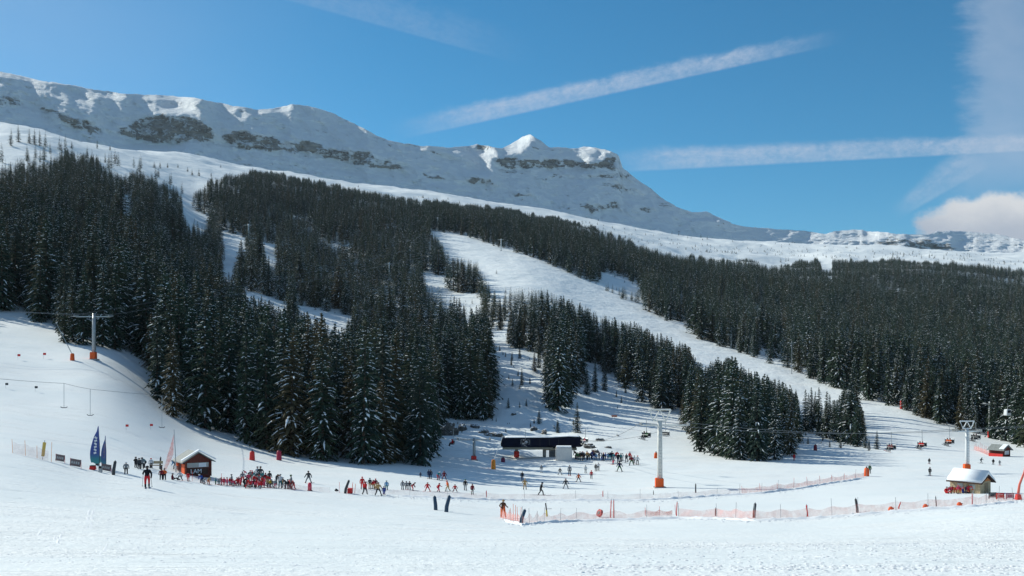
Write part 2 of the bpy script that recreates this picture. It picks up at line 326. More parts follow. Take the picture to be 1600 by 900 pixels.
CLIFF = [  # (polyline top, polyline bottom, steepness)
 ([(-400, 140), (0, 148), (20, 152), (43, 160)], [(-400, 165), (0, 165), (20, 166), (43, 166)], 1.6),
 ([(55, 163), (90, 172), (112, 184), (140, 190), (168, 200)], [(55, 168), (90, 180), (105, 198), (120, 205), (168, 208)], 1.4),
 ([(176, 201), (190, 196), (207, 196), (212, 186), (235, 183), (250, 178), (268, 182), (290, 180), (315, 188), (332, 200), (345, 214)], [(176, 208), (200, 216), (225, 220), (240, 226), (258, 230), (275, 224), (300, 218), (330, 222), (345, 226)], 3.2),
 ([(340, 208), (370, 203), (400, 208), (430, 213), (440, 222), (480, 221), (500, 226), (530, 232), (560, 233), (590, 244), (620, 254), (642, 266)], [(340, 224), (370, 230), (400, 235), (440, 236), (480, 241), (510, 246), (545, 256), (590, 262), (620, 266), (642, 268)], 2.6),
 ([(655, 270), (680, 274), (705, 281)], [(655, 276), (680, 281), (705, 284)], 1.4),
 ([(735, 224), (770, 228)], [(735, 234), (770, 236)], 1.8),
 ([(765, 242), (790, 245), (830, 248), (870, 250), (905, 252), (935, 254), (955, 244), (974, 238)], [(765, 254), (790, 262), (830, 264), (870, 262), (905, 262), (935, 264), (960, 266), (974, 266)], 3.2),
 ([(660, 234), (700, 240)], [(660, 238), (700, 249)], 1.3),
 ([(722, 278), (745, 276), (765, 284), (785, 290)], [(722, 288), (745, 286), (765, 292), (785, 296)], 2.2),
 ([(795, 302), (840, 306)], [(795, 307), (840, 312)], 1.3),
 ([(850, 272), (900, 274), (985, 270), (1000, 283)], [(850, 277), (900, 277), (985, 276), (1005, 290)], 1.2),
 ([(932, 288), (955, 284), (975, 290), (1005, 300)], [(932, 295), (955, 294), (975, 298), (1010, 306)], 1.3),
 ([(900, 313), (925, 318), (945, 320), (960, 314), (975, 326)], [(900, 324), (925, 331), (945, 328), (960, 327), (975, 328)], 2.2),
 ([(985, 326), (1025, 322)], [(985, 332), (1025, 330)], 1.2),
 ([(1360, 377), (1400, 372), (1440, 374), (1480, 380), (1500, 392)], [(1360, 386), (1400, 392), (1440, 396), (1480, 398), (1500, 400)], 0.22),
 ([(1190, 374), (1260, 378)], [(1190, 382), (1260, 386)], 0.15),
]
TERR = [  # gentle, sunlit benches: centre, half sizes, slant, gentleness
 (45, 122, 75, 5, 0.13, .9), (120, 153, 24, 6, 0.45, .8), (165, 149, 35, 5, 0.1, .9), (255, 153, 55, 4, 0.04, .9), (235, 164, 30, 2.5, .2, .7),
 (276, 172, 26, 6, 0.05, 1.0), (245, 232, 60, 8, 0.0, .9), (425, 173, 30, 4, -.05, .9), (436, 187, 4, 9, .2, .6),
 (805, 227, 24, 12, -.35, 1.0), (745, 240, 34, 5, .1, .8), (745, 270, 20, 5, .05, .9), (912, 233, 11, 5, 0, .9),
 (1098, 343, 30, 2.5, .03, 1.0), (1000, 352, 60, 4, .1, .5), (20, 136, 60, 3, .15, .8), (85, 150, 26, 3, .3, .7), (350, 172, 22, 3, .1, .6), (640, 232, 22, 3, .1, .7), (700, 236, 16, 2.5, .1, .8), (868, 268, 60, 2, 0, .6), (560, 272, 50, 2.5, .12, .5), (690, 290, 40, 2.5, .12, .6), (830, 322, 60, 3, .12, .5),
]
MU = np.arange(-500, 2300, 3.0)
ridge = np.interp(MU, *zip(*RIDGE)); ridge = ridge+1.2*fbm(MU/14, MU*0, 41, 4)+0.7*fbm(MU/4, MU*0, 43, 2)
gr_top = np.array([VN[:, int((min(max(u, -700), 2295)-UG[0])/5)].min() for u in MU])
foot = gr_top+14
NR = 230
yfoot = np.interp(MU, [-500, 0, 400, 800, 1100, 1250, 1600, 2300], [2500, 2600, 2900, 3300, 3500, 3900, 4200, 4200])
tt = np.linspace(0, 1, NR)
V2 = foot[None, :]+(ridge-foot)[None, :]*tt[:, None]; U2 = np.repeat(MU[None, :], NR, 0)
east = np.clip((MU-1075)/150, 0, 1)[None, :]
S2 = 0.77*(1-east)+0.33*east+0*V2
S2 = S2+(0.20*fbm(U2/60, V2/14, 51, 4)+0.06*fbm(U2/18, V2/5, 57, 3))*(1-0.88*east)
rock = 0.12+0.22*fbm(U2/40, V2/10, 61, 3)+0*V2
wv = 4.0*fbm(U2/16, V2/40, 71, 4)+2.5*fbm(U2/5, V2/12, 75, 2); wu = 6.0*fbm(U2/12, V2/9, 73, 3)
for top, bot, st in CLIFF:
    ua, ub = top[0][0], top[-1][0]
    a = np.interp(MU, *zip(*top))[None, :]; b = np.interp(MU, *zip(*bot))[None, :]
    vv = V2+wv; uu = U2+wu
    ins = np.clip((vv-a)/4.0+.5, 0, 1)*np.clip((b-vv)/4.0+.5, 0, 1)*np.clip((uu-ua)/14, 0, 1)*np.clip((ub-uu)/14, 0, 1)
    S2 = S2+ins*st; rock = np.maximum(rock, ins*(0.44+0.07*max(st, 1.6)))
for cu, cv, ru, rv, sl, gg in TERR:
    d = ((U2-cu)/ru)**2+((V2-cv-sl*(U2-cu))/rv)**2
    w = np.clip(np.exp(-d*d*0.9)*1.25, 0, 1)*gg
    S2 = S2*(1-w)+w*(0.10+(EYE-V2)/F); rock = rock*(1-w)
E2 = (EYE-V2)/F
net = np.maximum(S2-E2, 0.12)
D = np.zeros_like(V2); D[0] = yfoot
for i in range(1, NR):
    dv = np.abs(V2[i]-V2[i-1]); D[i] = D[i-1]+D[i-1]/F*dv/net[i]
for _ in range(7):                                     # soften across columns
    D[:, 1:-1] = (D[:, :-2]+2*D[:, 1:-1]+D[:, 2:])/4
D = D+east*(55*fbm(U2/34, V2/9, 88, 4)+16*fbm(U2/9, V2/4, 89, 3))*np.sin(np.pi*np.clip(tt, 0, 1))[:, None]**.5
D = D+(1-east)*9*fbm((U2-0.5*V2)/7, V2/7, 85, 3)+(36-20*east)*fbm((U2-0.8*V2)/26, V2/30, 81, 4)-10*np.abs(fbm((U2+1.2*V2)/20, V2/30, 87, 3))+np.clip(rock, 0, 1)*34*fbm(U2/9, V2/9, 83, 4)
MX = (U2-800)/F*D; MZ = E2*D
mp = np.stack([MX, D, MZ], -1)
last = mp[-1]
tail_rows = [last+np.stack([0*MU, 0*MU+a, 0*MU-b], -1) for a, b in ((60, 12), (250, 110), (900, 520), (1500, 1100))]
mp = np.concatenate([mp, np.array(tail_rows)], 0)
mountain = grid_mesh('mountain', mp, mountain_material())
ra = mountain.data.attributes.new('rock', 'FLOAT', 'POINT')
ra.data.foreach_set('value', np.concatenate([rock.reshape(-1), np.zeros(4*len(MU))]).astype(np.float32))

# ---------------------------------------------------------------- the air between here and the mountain
HAZE = 2.2e-5
if HAZE:
    zlo, zhi = float(min(pts[..., 2].min(), mp[..., 2].min()))-1.0, float(mp[..., 2].max())+40
    hm = bpy.data.materials.new('haze'); hm.use_nodes = True; t = hm.node_tree; t.nodes.clear()
    pv = t.nodes.new('ShaderNodeVolumePrincipled'); pv.inputs['Density'].default_value = HAZE; pv.inputs['Color'].default_value = (0.72, 0.86, 1.0, 1); pv.inputs['Anisotropy'].default_value = 0.2
    ho = t.nodes.new('ShaderNodeOutputMaterial'); t.links.new(pv.outputs[0], ho.inputs['Volume'])
    x0, x1 = -9000, 9000; y0, y1 = -400, 9000
    hv = [(x, y, z) for z in (zlo, zhi) for x, y in ((x0, y0), (x1, y0), (x1, y1), (x0, y1))]
    me = bpy.data.meshes.new('haze'); me.from_pydata(hv, [], [(3, 2, 1, 0), (4, 5, 6, 7), (0, 1, 5, 4), (1, 2, 6, 5), (2, 3, 7, 6), (3, 0, 4, 7)]); me.materials.append(hm)
    hz = bpy.data.objects.new('haze', me); COL.objects.link(hz); hz['kind'] = 'stuff'
    SC.cycles.volume_bounces = 0
# ---------------------------------------------------------------- spruces
def needle_material():
    m = bpy.data.materials.new('spruce_needles'); m.use_nodes = True; t = m.node_tree; b = t.nodes['Principled BSDF']; q = G(t)
    oi = q.node('ShaderNodeObjectInfo'); geo = q.node('ShaderNodeNewGeometry')
    n = q.noise(geo.outputs['Position'], 0.55, 3, 0.6)
    c = q.mix(q.ramp(n, 0.3, 0.7), (0.012, 0.032, 0.028, 1), (0.054, 0.088, 0.050, 1))
    warm = q.ramp(q.noise(geo.outputs['Position'], 0.035, 2, 0.5), 0.5, 0.72)
    c = q.mix(q.m('MULTIPLY', warm, 0.35), c, (0.120, 0.092, 0.040, 1))
    c = q.mix(q.ramp(oi.outputs['Random'], 0.6, 1.0, 0, 0.6), c, (0.022, 0.042, 0.040, 1))
    c = q.mix(q.ramp(oi.outputs['Random'], 0.25, 0.0, 0, 0.75), c, (0.105, 0.078, 0.038, 1))
    t.links.new(c, b.inputs['Base Color']); b.inputs['Roughness'].default_value = 0.8; b.inputs['Specular IOR Level'].default_value = 0.15
    return m
M_NEEDLE = needle_material()
M_TSNOW = mat('snow_on_boughs', (0.86, 0.89, 0.91), 0.8, spec=0.1)
M_BARK = mat('bark', (0.085, 0.062, 0.048), 0.9, var=0.4, vscale=4)
M_SNOW = mat('snow_cap', (0.86, 0.885, 0.90), 0.8, var=0.02, vscale=2, spec=0.1)

def crown_mesh(seed, H, R, levels, per, twigs, snow, name='crown'):
    rnd = random.Random(seed); V = []; Fc = []; MI = []
    def face(pts, mi):
        i = len(V); V.extend(pts); Fc.append(tuple(range(i, i+len(pts)))); MI.append(mi)
    z0 = 0.05*H
    lean = rnd.uniform(0, 6.28)
    for L in range(levels):
        f = L/(levels-1)
        z = z0+(H-z0)*(f**0.92)
        rad = R*((1-f)**0.78)*(0.80+0.4*rnd.random())*(1.0 if f > .08 else 0.75)+0.12
        n = max(3, int(per*(0.45+0.55*(1-f))+rnd.random()))
        a0 = rnd.uniform(0, 6.28)
        for k in range(n):
            if rnd.random() < 0.06: continue
            a = a0+6.283*k/n+rnd.uniform(-.35, .35)
            r = rad*rnd.uniform(0.62, 1.18)*(1+0.16*math.cos(a-lean))
            ca, sa = math.cos(a), math.sin(a)
            zz = z+rnd.uniform(-.4, .4)*H/levels
            droop = (0.50*(1-f)+0.02)*r*rnd.uniform(0.7, 1.25); lift = 0.10*r*(1+1.5*f)
            w = min(0.95, 0.30*r+0.16)*rnd.uniform(.8, 1.2)
            S = []
            segs = 3 if twigs else 2
            for s in range(segs+1):
                t = s/segs; rr = r*t; dz = lift*math.sin(t*2.2)-droop*t*t
                S.append((rr, zz+dz, w*(0.55+0.9*t if t < .5 else 1.0-1.0*(t-.5)*1.8)*0.5))
            def P3(rr, side, h): return (ca*rr-sa*side, sa*rr+ca*side, h)
            for s in range(segs):
                (r0, h0, w0), (r1, h1, w1) = S[s], S[s+1]
                sag = 0.32
                face([P3(r0, 0, h0), P3(r0, -w0, h0-w0*sag), P3(r1, -w1, h1-w1*sag-.08), P3(r1, 0, h1)], 0)
                face([P3(r0, 0, h0), P3(r1, 0, h1), P3(r1, w1, h1-w1*sag-.08), P3(r0, w0, h0-w0*sag)], 0)
                if twigs:
                    for sd in (-1, 1):
                        for _ in range(twigs):
                            q = rnd.random(); rm = r0+(r1-r0)*q; hm = h0+(h1-h0)*q; wm = (w0+(w1-w0)*q)
                            ln = rnd.uniform(.35, .8)*w+.12; dr = rnd.uniform(.25, .75)*ln+.08
                            face([P3(rm-.10, sd*wm*.4, hm), P3(rm+.14, sd*wm*.4, hm-.02), P3(rm+ln*.45, sd*(wm*.5+ln*.8), hm-dr)], 0)
                        hang = rnd.uniform(.25, .6)*(1-.5*f)
                        q = rnd.random(); rm = r0+(r1-r0)*q; hm = h0+(h1-h0)*q
                        face([P3(rm-.22, 0, hm), P3(rm+.22, 0, hm-.03), P3(rm+.02, sd*.12, hm-hang)], 0)
            if rnd.random() < snow:
                s0 = rnd.random()*.35+.15
                for s in range(1, segs):
                    (r0, h0, w0), (r1, h1, w1) = S[s], S[s+1]
                    if rnd.random() < .25: continue
                    k0 = rnd.uniform(.35, .8); k1 = rnd.uniform(.15, .7); up = .07+.03*rnd.random()
                    ra_, rb = r0+(r1-r0)*rnd.uniform(0, .3), r0+(r1-r0)*rnd.uniform(.6, 1.0)
                    ha = h0+(h1-h0)*((ra_-r0)/max(1e-4, r1-r0)); hb = h0+(h1-h0)*((rb-r0)/max(1e-4, r1-r0))
                    face([P3(ra_, -w0*k0, ha+up-w0*k0*.34), P3(rb, -w1*k1, hb+up-w1*k1*.34), P3(rb, 0, hb+up+.04), P3(ra_, 0, ha+up+.05)], 1)
                    face([P3(ra_, 0, ha+up+.05), P3(rb, 0, hb+up+.04), P3(rb, w1*k1, hb+up-w1*k1*.34), P3(ra_, w0*k0, ha+up-w0*k0*.34)], 1)
                    face([P3(rb, -w1*k1, hb+up-w1*k1*.34), P3(rb+.05, 0, hb-.12), P3(rb, w1*k1, hb+up-w1*k1*.34), P3(rb, 0, hb+up+.04)], 1)
    # leader
    for k in range(3):
        a = k*2.09; face([(0.10*math.cos(a), .10*math.sin(a), H*.96), (0.10*math.cos(a+2), .10*math.sin(a+2), H*.96), (0, 0, H*1.02)], 0)
    me = bpy.data.meshes.new(name); me.from_pydata(V, [], Fc)
    me.materials.append(M_NEEDLE); me.materials.append(M_TSNOW)
    me.polygons.foreach_set('material_index', MI); me.update()
    return me
def trunk_mesh(H, r, bare=False, seed=0, name='trunk'):
    V = []; Fc = []; n = 7; rnd = random.Random(seed)
    zs = [-0.8, 0.0, 0.25*H, 0.6*H, 0.97*H]; rs = [r*1.35, r*1.05, r*.8, r*.45, r*.06]
    for z, q in zip(zs, rs):
        for k in range(n): V.append((q*math.cos(6.283*k/n), q*math.sin(6.283*k/n), z))
    for i in range(len(zs)-1):
        for k in range(n): Fc.append((i*n+k, i*n+(k+1) % n, (i+1)*n+(k+1) % n, (i+1)*n+k))
    me = bpy.data.meshes.new(name); me.from_pydata(V, [], Fc); me.materials.append(M_BARK)
    me.polygons.foreach_set('use_smooth', [True]*len(Fc)); me.update(); return me

HT = 22.0
NEARK = [crown_mesh(100+i, HT, [3.1, 3.6, 2.8, 4.1, 3.4, 2.6, 3.7, 3.0][i], 30+i % 3*2, 10, 1, [.30, .55, .2, .42, .7, .35, .15, .5][i]) for i in range(8)]
NEART = trunk_mesh(HT, 0.26)
FARK = [crown_mesh(300+i, HT, [3.0, 3.5, 2.7, 3.3, 3.8][i], 19, 8, 0, [.16, .30, .10, .22, .4][i], 'forest_tree') for i in range(5)]

# where open snow shows in the picture; a tree may stand only where its outline keeps off these
OPEN = [
 [(-700, 455), (0, 484), (45, 490), (70, 512), (105, 540), (205, 546), (222, 560), (232, 600), (236, 640), (290, 664), (330, 672), (370, 692), (400, 702), (450, 710), (560, 725), (640, 727), (684, 722), (690, 700), (688, 668), (700, 657), (768, 655), (776, 608), (784, 600), (770, 575), (765, 540), (775, 527), (800, 540), (830, 548), (850, 560), (845, 590), (855, 640), (885, 645), (893, 612), (930, 608), (935, 590), (905, 570), (930, 565), (960, 592), (1000, 612), (1020, 640), (1060, 645), (1065, 665), (1085, 702), (1130, 718), (1215, 718), (1250, 702), (1252, 674), (1300, 682), (1350, 694), (1374, 704), (1500, 712), (2300, 790), (2300, 2000), (-700, 2000)],
 [(672, 357), (720, 365), (780, 385), (830, 400), (900, 430), (950, 455), (1000, 480), (1050, 505), (1100, 530), (1200, 565), (1300, 602), (1400, 637), (1500, 670), (1600, 697), (2300, 765), (2300, 900), (1500, 800), (1400, 712), (1358, 672), (1342, 625), (1325, 597), (1308, 624), (1290, 624), (1245, 611), (1215, 594), (1180, 585), (1150, 566), (1135, 557), (1112, 566), (1095, 574), (1072, 536), (1050, 530), (1010, 515), (1000, 507), (960, 498), (920, 480), (880, 465), (850, 450), (820, 450), (800, 446), (780, 458), (764, 445), (745, 408), (720, 402), (700, 398), (690, 375)],
 [(284, 280), (299, 275), (298, 338), (328, 350), (320, 360), (290, 350), (285, 335)],
 [(345, 358), (375, 368), (384, 385), (366, 395), (374, 408), (352, 415)], [(408, 380), (430, 385), (427, 418), (412, 402)], [(345, 412), (362, 415), (362, 445), (345, 430)],
 [(376, 450), (400, 458), (430, 466), (456, 476), (440, 486), (400, 478), (378, 466)], [(460, 476), (530, 486), (554, 500), (524, 538), (500, 512), (470, 502)],
 [(655, 430), (690, 438), (702, 458), (745, 463), (757, 475), (742, 488), (715, 478), (674, 458)],
 [(935, 424), (975, 433), (1004, 450), (990, 457), (940, 437)], [(1190, 318), (1195, 322), (1194, 330)], [(190, 312), (200, 312), (201, 338), (191, 338)],
 [(-700, 100), (-700, 240), (0, 262), (30, 246), (60, 252), (85, 246), (104, 232), (125, 240), (150, 238), (165, 262), (180, 262), (190, 272), (212, 262), (232, 272), (262, 284), (284, 300), (300, 300), (330, 277), (400, 263), (440, 269), (500, 281), (560, 293), (600, 301), (660, 311), (700, 314), (750, 318), (850, 334), (900, 345), (950, 361), (1000, 381), (1050, 395), (1100, 400), (1180, 404), (1190, 412), (1235, 413), (1242, 404), (1280, 403), (1288, 418), (1296, 418), (1300, 405), (1400, 403), (1500, 409), (1600, 419), (2300, 430), (2300, 100)],
]
def in_poly(poly, x, y):
    c = np.zeros(x.shape, bool); n = len(poly)
    for i in range(n):
        x0, y0 = poly[i]; x1, y1 = poly[(i+1) % n]
        if y0 == y1: continue
        cond = ((y0 > y) != (y1 > y)) & (x < (x1-x0)*(y-y0)/(y1-y0)+x0)
        c ^= cond
    return c
gu, gv = np.meshgrid(np.arange(-700, 2300, 2.0), np.arange(60, 1000, 2.0))
OM = np.zeros(gu.shape, bool)
OS = np.zeros(gu.shape, bool)
n1_ = fbm(gu/9, gv/9, 91, 2); n2_ = fbm(gu/8, gv/8, 93, 2)
for k_, pl in enumerate(OPEN):
    a_ = 1.5 if k_ == 1 else 4.5
    if 2 <= k_ < len(OPEN)-1: OS |= in_poly(pl, gu+2*n1_, gv+2*n2_)
    else: OM |= in_poly(pl, gu+a_*n1_, gv+a_*n2_)
def is_open(u, v, M=None):
    i = np.clip(((v-60)/2).astype(int), 0, OM.shape[0]-1); j = np.clip(((u+700)/2).astype(int), 0, OM.shape[1]-1)
    return (OM if M is None else M)[i, j]
rs = np.random.RandomState(7)
def scatter(y0, y1, cell, seed):
    r = np.random.RandomState(seed)
    ys = np.arange(y0, y1, cell); out = []
    for y in ys:
        xs = np.arange((-330-800)/F*y, (1930-800)/F*y, cell)
        out.append(np.stack([xs+r.uniform(-.46, .46, len(xs))*cell, y+r.uniform(-.46, .46, len(xs))*cell], -1))
    return np.concatenate(out)
C_ = np.concatenate([scatter(165, 420, 5.7, 1), scatter(420, 800, 5.6, 2), scatter(800, 1250, 6.4, 3), scatter(1250, 2300, 7.6, 4)])
X, Y = C_[:, 0], C_[:, 1]; Z = ground_z(X, Y)
Ht = np.interp(Y, [160, 300, 700, 1200, 1600, 2300], [24.5, 22.5, 20, 18, 15, 13])*np.exp(rs.normal(0, 1, len(X))*np.where(Y > 420, .22, .19))
Ht = Ht*np.clip(0.95+0.25*fbm(X/40, Y/40, 97, 2), .75, 1.12); Ht = np.minimum(Ht, 27.5); Ht = np.where(rs.rand(len(X)) < .10, Ht*.55, Ht)
U = 800+F*X/Y; V = EYE-F*Z/Y; TP = F*Ht/Y; RW = F*0.13*Ht/Y
ok = np.zeros(len(X), bool); fit = np.ones(len(X))
for fs in (1.0, .85, .7, .55, .42):                            # a tree that would stick out is a younger, lower one
    good = V > 100
    for du, dv in [(0, k*.08) for k in range(13)]+[(-.55, .2), (.55, .2), (-.55, .08), (.55, .08), (-.4, .35), (.4, .35), (-.3, .5), (.3, .5), (-.2, .7), (.2, .7)]:
        good &= ~is_open(U+du*RW*fs, V-dv*TP*fs-(1.5 if dv == 0 else 0))
    for dv in (0, .15, .3, .45, .6, .75): good &= ~is_open(U, V-dv*TP*fs, OS)      # small clearings keep ragged edges
    new = good & ~ok; fit[new] = fs; ok |= good
Ht = Ht*fit; TP = TP*fit; RW = RW*fit
ok &= ~((Y > 420) & (fbm(X/30, Y/30, 99, 3) > np.where((U > 300) & (U < 800) & (Y < 750), .24, .34)))          # glades
X, Y, Z, Ht, U, V, TP, RW = (a[ok] for a in (X, Y, Z, Ht, U, V, TP, RW))
# lone trees and copses, read off one by one: column, row of the foot, height in rows
SINGLE = [(17, 228, 27), (29, 222, 28), (46, 224, 24), (54, 226, 25), (62, 228, 26), (71, 229, 25), (78, 240, 18), (93, 234, 22), (102, 238, 28), (112, 232, 12), (137, 213, 7), (152, 232, 14), (172, 235, 9), (182, 249, 9),
 (209, 262, 18), (220, 263, 22), (241, 262, 10), (250, 263, 11), (262, 262, 9), (278, 262, 7), (293, 268, 8), (300, 274, 10), (311, 275, 12), (330, 276, 8), (345, 262, 6),
 (872, 643, 150), (902, 676, 48), (866, 640, 120), (858, 628, 95), (880, 632, 110), (917, 616, 42), (930, 612, 50), (945, 610, 46), (905, 600, 55), (978, 606, 70), (1003, 628, 75), (1030, 640, 90), (1018, 622, 60),
 (815, 602, 28), (812, 560, 18), (800, 563, 14), (835, 580, 30), (842, 575, 36), (828, 600, 12), (842, 662, 24), (871, 676, 20), (1330, 694, 104), (1340, 698, 70), (1322, 690, 80), (1370, 702, 30), (1358, 704, 18),
 (1352, 700, 26), (700, 405, 14), (776, 428, 8), (790, 458, 10), (1095, 372, 8), (1105, 374, 6), (1050, 366, 6), (1060, 368, 7), (1020, 358, 5), (980, 352, 5), (935, 345, 4), (700, 312, 5), (690, 322, 9), (718, 318, 6), (760, 330, 6),
 (560, 293, 5), (1220, 410, 8), (1228, 409, 9), (1232, 408, 7), (1300, 404, 8), (1395, 402, 10), (1402, 403, 9), (1412, 401, 8), (1440, 404, 8), (1452, 403, 7), (1475, 405, 9), (1500, 407, 8), (1515, 402, 7),
 (718, 655, 120), (735, 655, 140), (752, 656, 110), (764, 652, 95), (700, 652, 130), (744, 640, 150), (760, 630, 130), (728, 648, 150), (772, 606, 70), (765, 600, 90),
 (1258, 674, 66), (1268, 677, 72), (1280, 681, 76), (1292, 685, 74), (1304, 688, 64), (1312, 691, 74), (1274, 668, 56), (1298, 674, 58)]
sx = []
for (u, v, h) in SINGLE:
    p = at(u, v); sx.append((p.x, p.y, p.z, h*p.y/F, u, v, h, .13*h))
r2 = np.random.RandomState(55)
for _ in range(50):                                           # spires breaking the edge of the wood on the snow shoulder
    u = r2.uniform(-20, 290); lim = np.interp(u, [0, 100, 180, 290], [262, 250, 268, 300]); v = lim+r2.uniform(-12, 16)
    p = at(u, v); h = r2.uniform(9, 17); sx.append((p.x, p.y, p.z, h, u, v, F*h/p.y, .13*F*h/p.y))
# stunted trees thinning out above the forest edge
for _ in range(460):
    u = r2.uniform(640, 1600); lim = np.interp(u, [640, 900, 1000, 1100, 1300, 1500, 1600], [318, 356, 382, 396, 404, 408, 418])
    v = lim-r2.exponential(7)-1
    p = at(u, max(v, np.interp(u, [640, 900, 1100, 1600], [306, 346, 376, 402])))
    h = r2.uniform(2.5, 7); sx.append((p.x, p.y, p.z, h, u, v, F*h/p.y, .13*F*h/p.y))
for (ua, ub, va, vb, n_, ha, hb) in ((776, 862, 535, 640, 22, .8, 3.6), (885, 1005, 580, 640, 14, .8, 3.5), (1252, 1345, 655, 700, 26, .7, 2.6), (700, 765, 430, 486, 16, 1.5, 5), (700, 900, 640, 676, 16, .5, 1.6), (360, 560, 458, 520, 18, 1.5, 5), (930, 1000, 425, 455, 10, 2, 5)):
    for _ in range(n_):
        u, v = r2.uniform(ua, ub), r2.uniform(va, vb); p = at(u, v); h = r2.uniform(ha, hb)
        sx.append((p.x, p.y, p.z, h, u, v, F*h/p.y, .13*F*h/p.y))
sx = np.array(sx); nS = len(SINGLE)
X, Y, Z, Ht, U, V, TP, RW = (np.concatenate([b, a]) for a, b in zip((X, Y, Z, Ht, U, V, TP, RW), sx.T))
single = np.zeros(len(X), bool); single[:nS] = True
# how much of each tree shows: paint the outlines front to back
buf = np.full((450, 800), -1, np.int32)
order = np.argsort(Y)
for i in order:
    if U[i] < -20 or U[i] > 1620: continue
    b, h, w = V[i]/2, TP[i]/2, max(RW[i]/2, .5)
    y0, y1 = int(b-h), int(b)
    for yy in range(max(0, y0), min(449, y1)+1):
        k = w*(yy-(b-h))/max(h, 1)
        x0, x1 = int(round(U[i]/2-k)), int(round(U[i]/2+k))
        x0 = max(0, x0); x1 = min(799, x1)
        if x1 >= x0 and x0 < 800:
            s = buf[yy, x0:x1+1]; s[s == -1] = i
cnt = np.bincount(buf[buf >= 0], minlength=len(X)).astype(float)
cnt[:nS] += np.where(cnt[:nS] > 4, 30, 0)
pick = np.argsort(-cnt)[:300]; pick = pick[cnt[pick] > 3]
picked = np.zeros(len(X), bool); picked[pick] = True
print('TREES', len(X), 'picked', len(pick), 'smallest px', cnt[pick].min())

def tagged(o, label, cat, group=None, kind=None):
    o['label'] = label; o['category'] = cat
    if group: o['group'] = group
    if kind: o['kind'] = kind
    return o
TREE_LABELS = {}
def tree_label(i):
    u, v, h = U[i], V[i], TP[i]
    snowy = ['lightly snow flecked', 'heavily snow laden', 'dark', 'snow flecked', 'white frosted'][i % 5]
    if v < 300 and u < 360: return 'small dark spruce on the high snow shoulder below the grey cliffs', 'spruces on the high snow shoulder'
    if u < 232: return 'tall spruce in the dense wood above the tow slope and its pylon', 'spruces above the tow slope'
    if u < 700 and v > 560: return 'tall spruce of the big grove behind the red hut and the children', 'spruces of the big grove'
    if u < 790 and v > 560: return 'spruce in the clump standing over the rocks beside the dark lift station', 'spruces over the rocks by the station'
    if u < 790: return 'spruce in the wood on the slope between the upper clearings', 'spruces between the upper clearings'
    if 1060 < u < 1262 and v > 560: return 'spruce of the dense grove behind the tall white pylon', 'spruces of the grove behind the white pylon'
    if 1262 <= u < 1375 and v > 640: return 'spruce at the tapering end of the grove beside the wide run', 'spruces at the end of the grove'
    if u < 1065 and v > 480: return 'spruce in the loose band between the lift station and the wide run', 'spruces between the station and the run'
    return 'spruce in the great wood on the far side of the wide groomed run', 'spruces beyond the wide run'
for n_, i in enumerate(pick):
    r_ = random.Random(int(i)); root = bpy.data.objects.new('spruce', None); COL.objects.link(root)
    root.location = (X[i], Y[i], Z[i]-0.15); root.rotation_euler = (r_.gauss(0, .012), r_.gauss(0, .012), r_.uniform(0, 6.28))
    s = Ht[i]/HT; wd = s*r_.uniform(.9, 1.12)*(1.5 if Y[i] > 600 else 1.0)*(1.25 if (Ht[i] < 9 and Y[i] < 600) else 1.0); root.scale = (wd, wd, s)
    lb, gp = tree_label(i); tagged(root, lb, 'tree', gp); root.empty_display_size = .5
    me = NEARK[r_.randrange(8)] if (Y[i] < 700) else FARK[r_.randrange(5)]
    c = bpy.data.objects.new('crown', me); COL.objects.link(c); c.parent = root
    t = bpy.data.objects.new('trunk', NEART); COL.objects.link(t); t.parent = root
    TREE_LABELS[int(i)] = root
# those whose foot shows along the front edge of a wood are told apart by their order there
ENDS = {'spruces of the big grove': ('along the front edge of the big grove, counted from the tow slope', 0), 'spruces above the tow slope': ('along the wood edge over the tow slope, counted from the far end', 0),
        'spruces over the rocks by the station': ('in the clump over the station rocks, counted from the big grove', 0), 'spruces of the grove behind the white pylon': ('along the front of the grove beyond the white pylon', 0),
        'spruces at the end of the grove': ('at the tapering end of the grove by the run', 0), 'spruces between the station and the run': ('in the band above the station, counted from the big grove', 0),
        'spruces beyond the wide run': ('along the far edge of the wide run, counted from its top', 0), 'spruces between the upper clearings': ('between the upper clearings, counted from the tow-slope side', 0),
        'spruces on the high snow shoulder': ('on the high snow shoulder, counted from its outer end', 0)}
PLACE = {'spruces of the big grove': ('towards the tow slope', 'towards the station', 'in the big grove'), 'spruces above the tow slope': ('at its outer end', 'towards the big grove', 'above the tow slope'),
         'spruces over the rocks by the station': ('towards the big grove', 'over the station', 'above the station rocks'), 'spruces of the grove behind the white pylon': ('near the pylon', 'at its downhill end', 'in the pylon grove'),
         'spruces at the end of the grove': ('nearer the grove', 'at the tip', 'at the grove tip'), 'spruces between the station and the run': ('above the station', 'towards the pylon grove', 'in the band below the run'),
         'spruces beyond the wide run': ('towards the top of the run', 'above the far hut', 'beyond the wide run'), 'spruces between the upper clearings': ('above the tow slope', 'towards the wide run', 'between the upper clearings'),
         'spruces on the high snow shoulder': ('at its outer end', 'at its inner end', 'on the snow shoulder')}
WORD = ['first', 'second', 'third', 'fourth', 'fifth', 'sixth', 'seventh', 'eighth', 'ninth', 'tenth', 'eleventh', 'twelfth', 'thirteenth', 'fourteenth', 'fifteenth', 'sixteenth', 'seventeenth', 'eighteenth', 'nineteenth', 'twentieth']
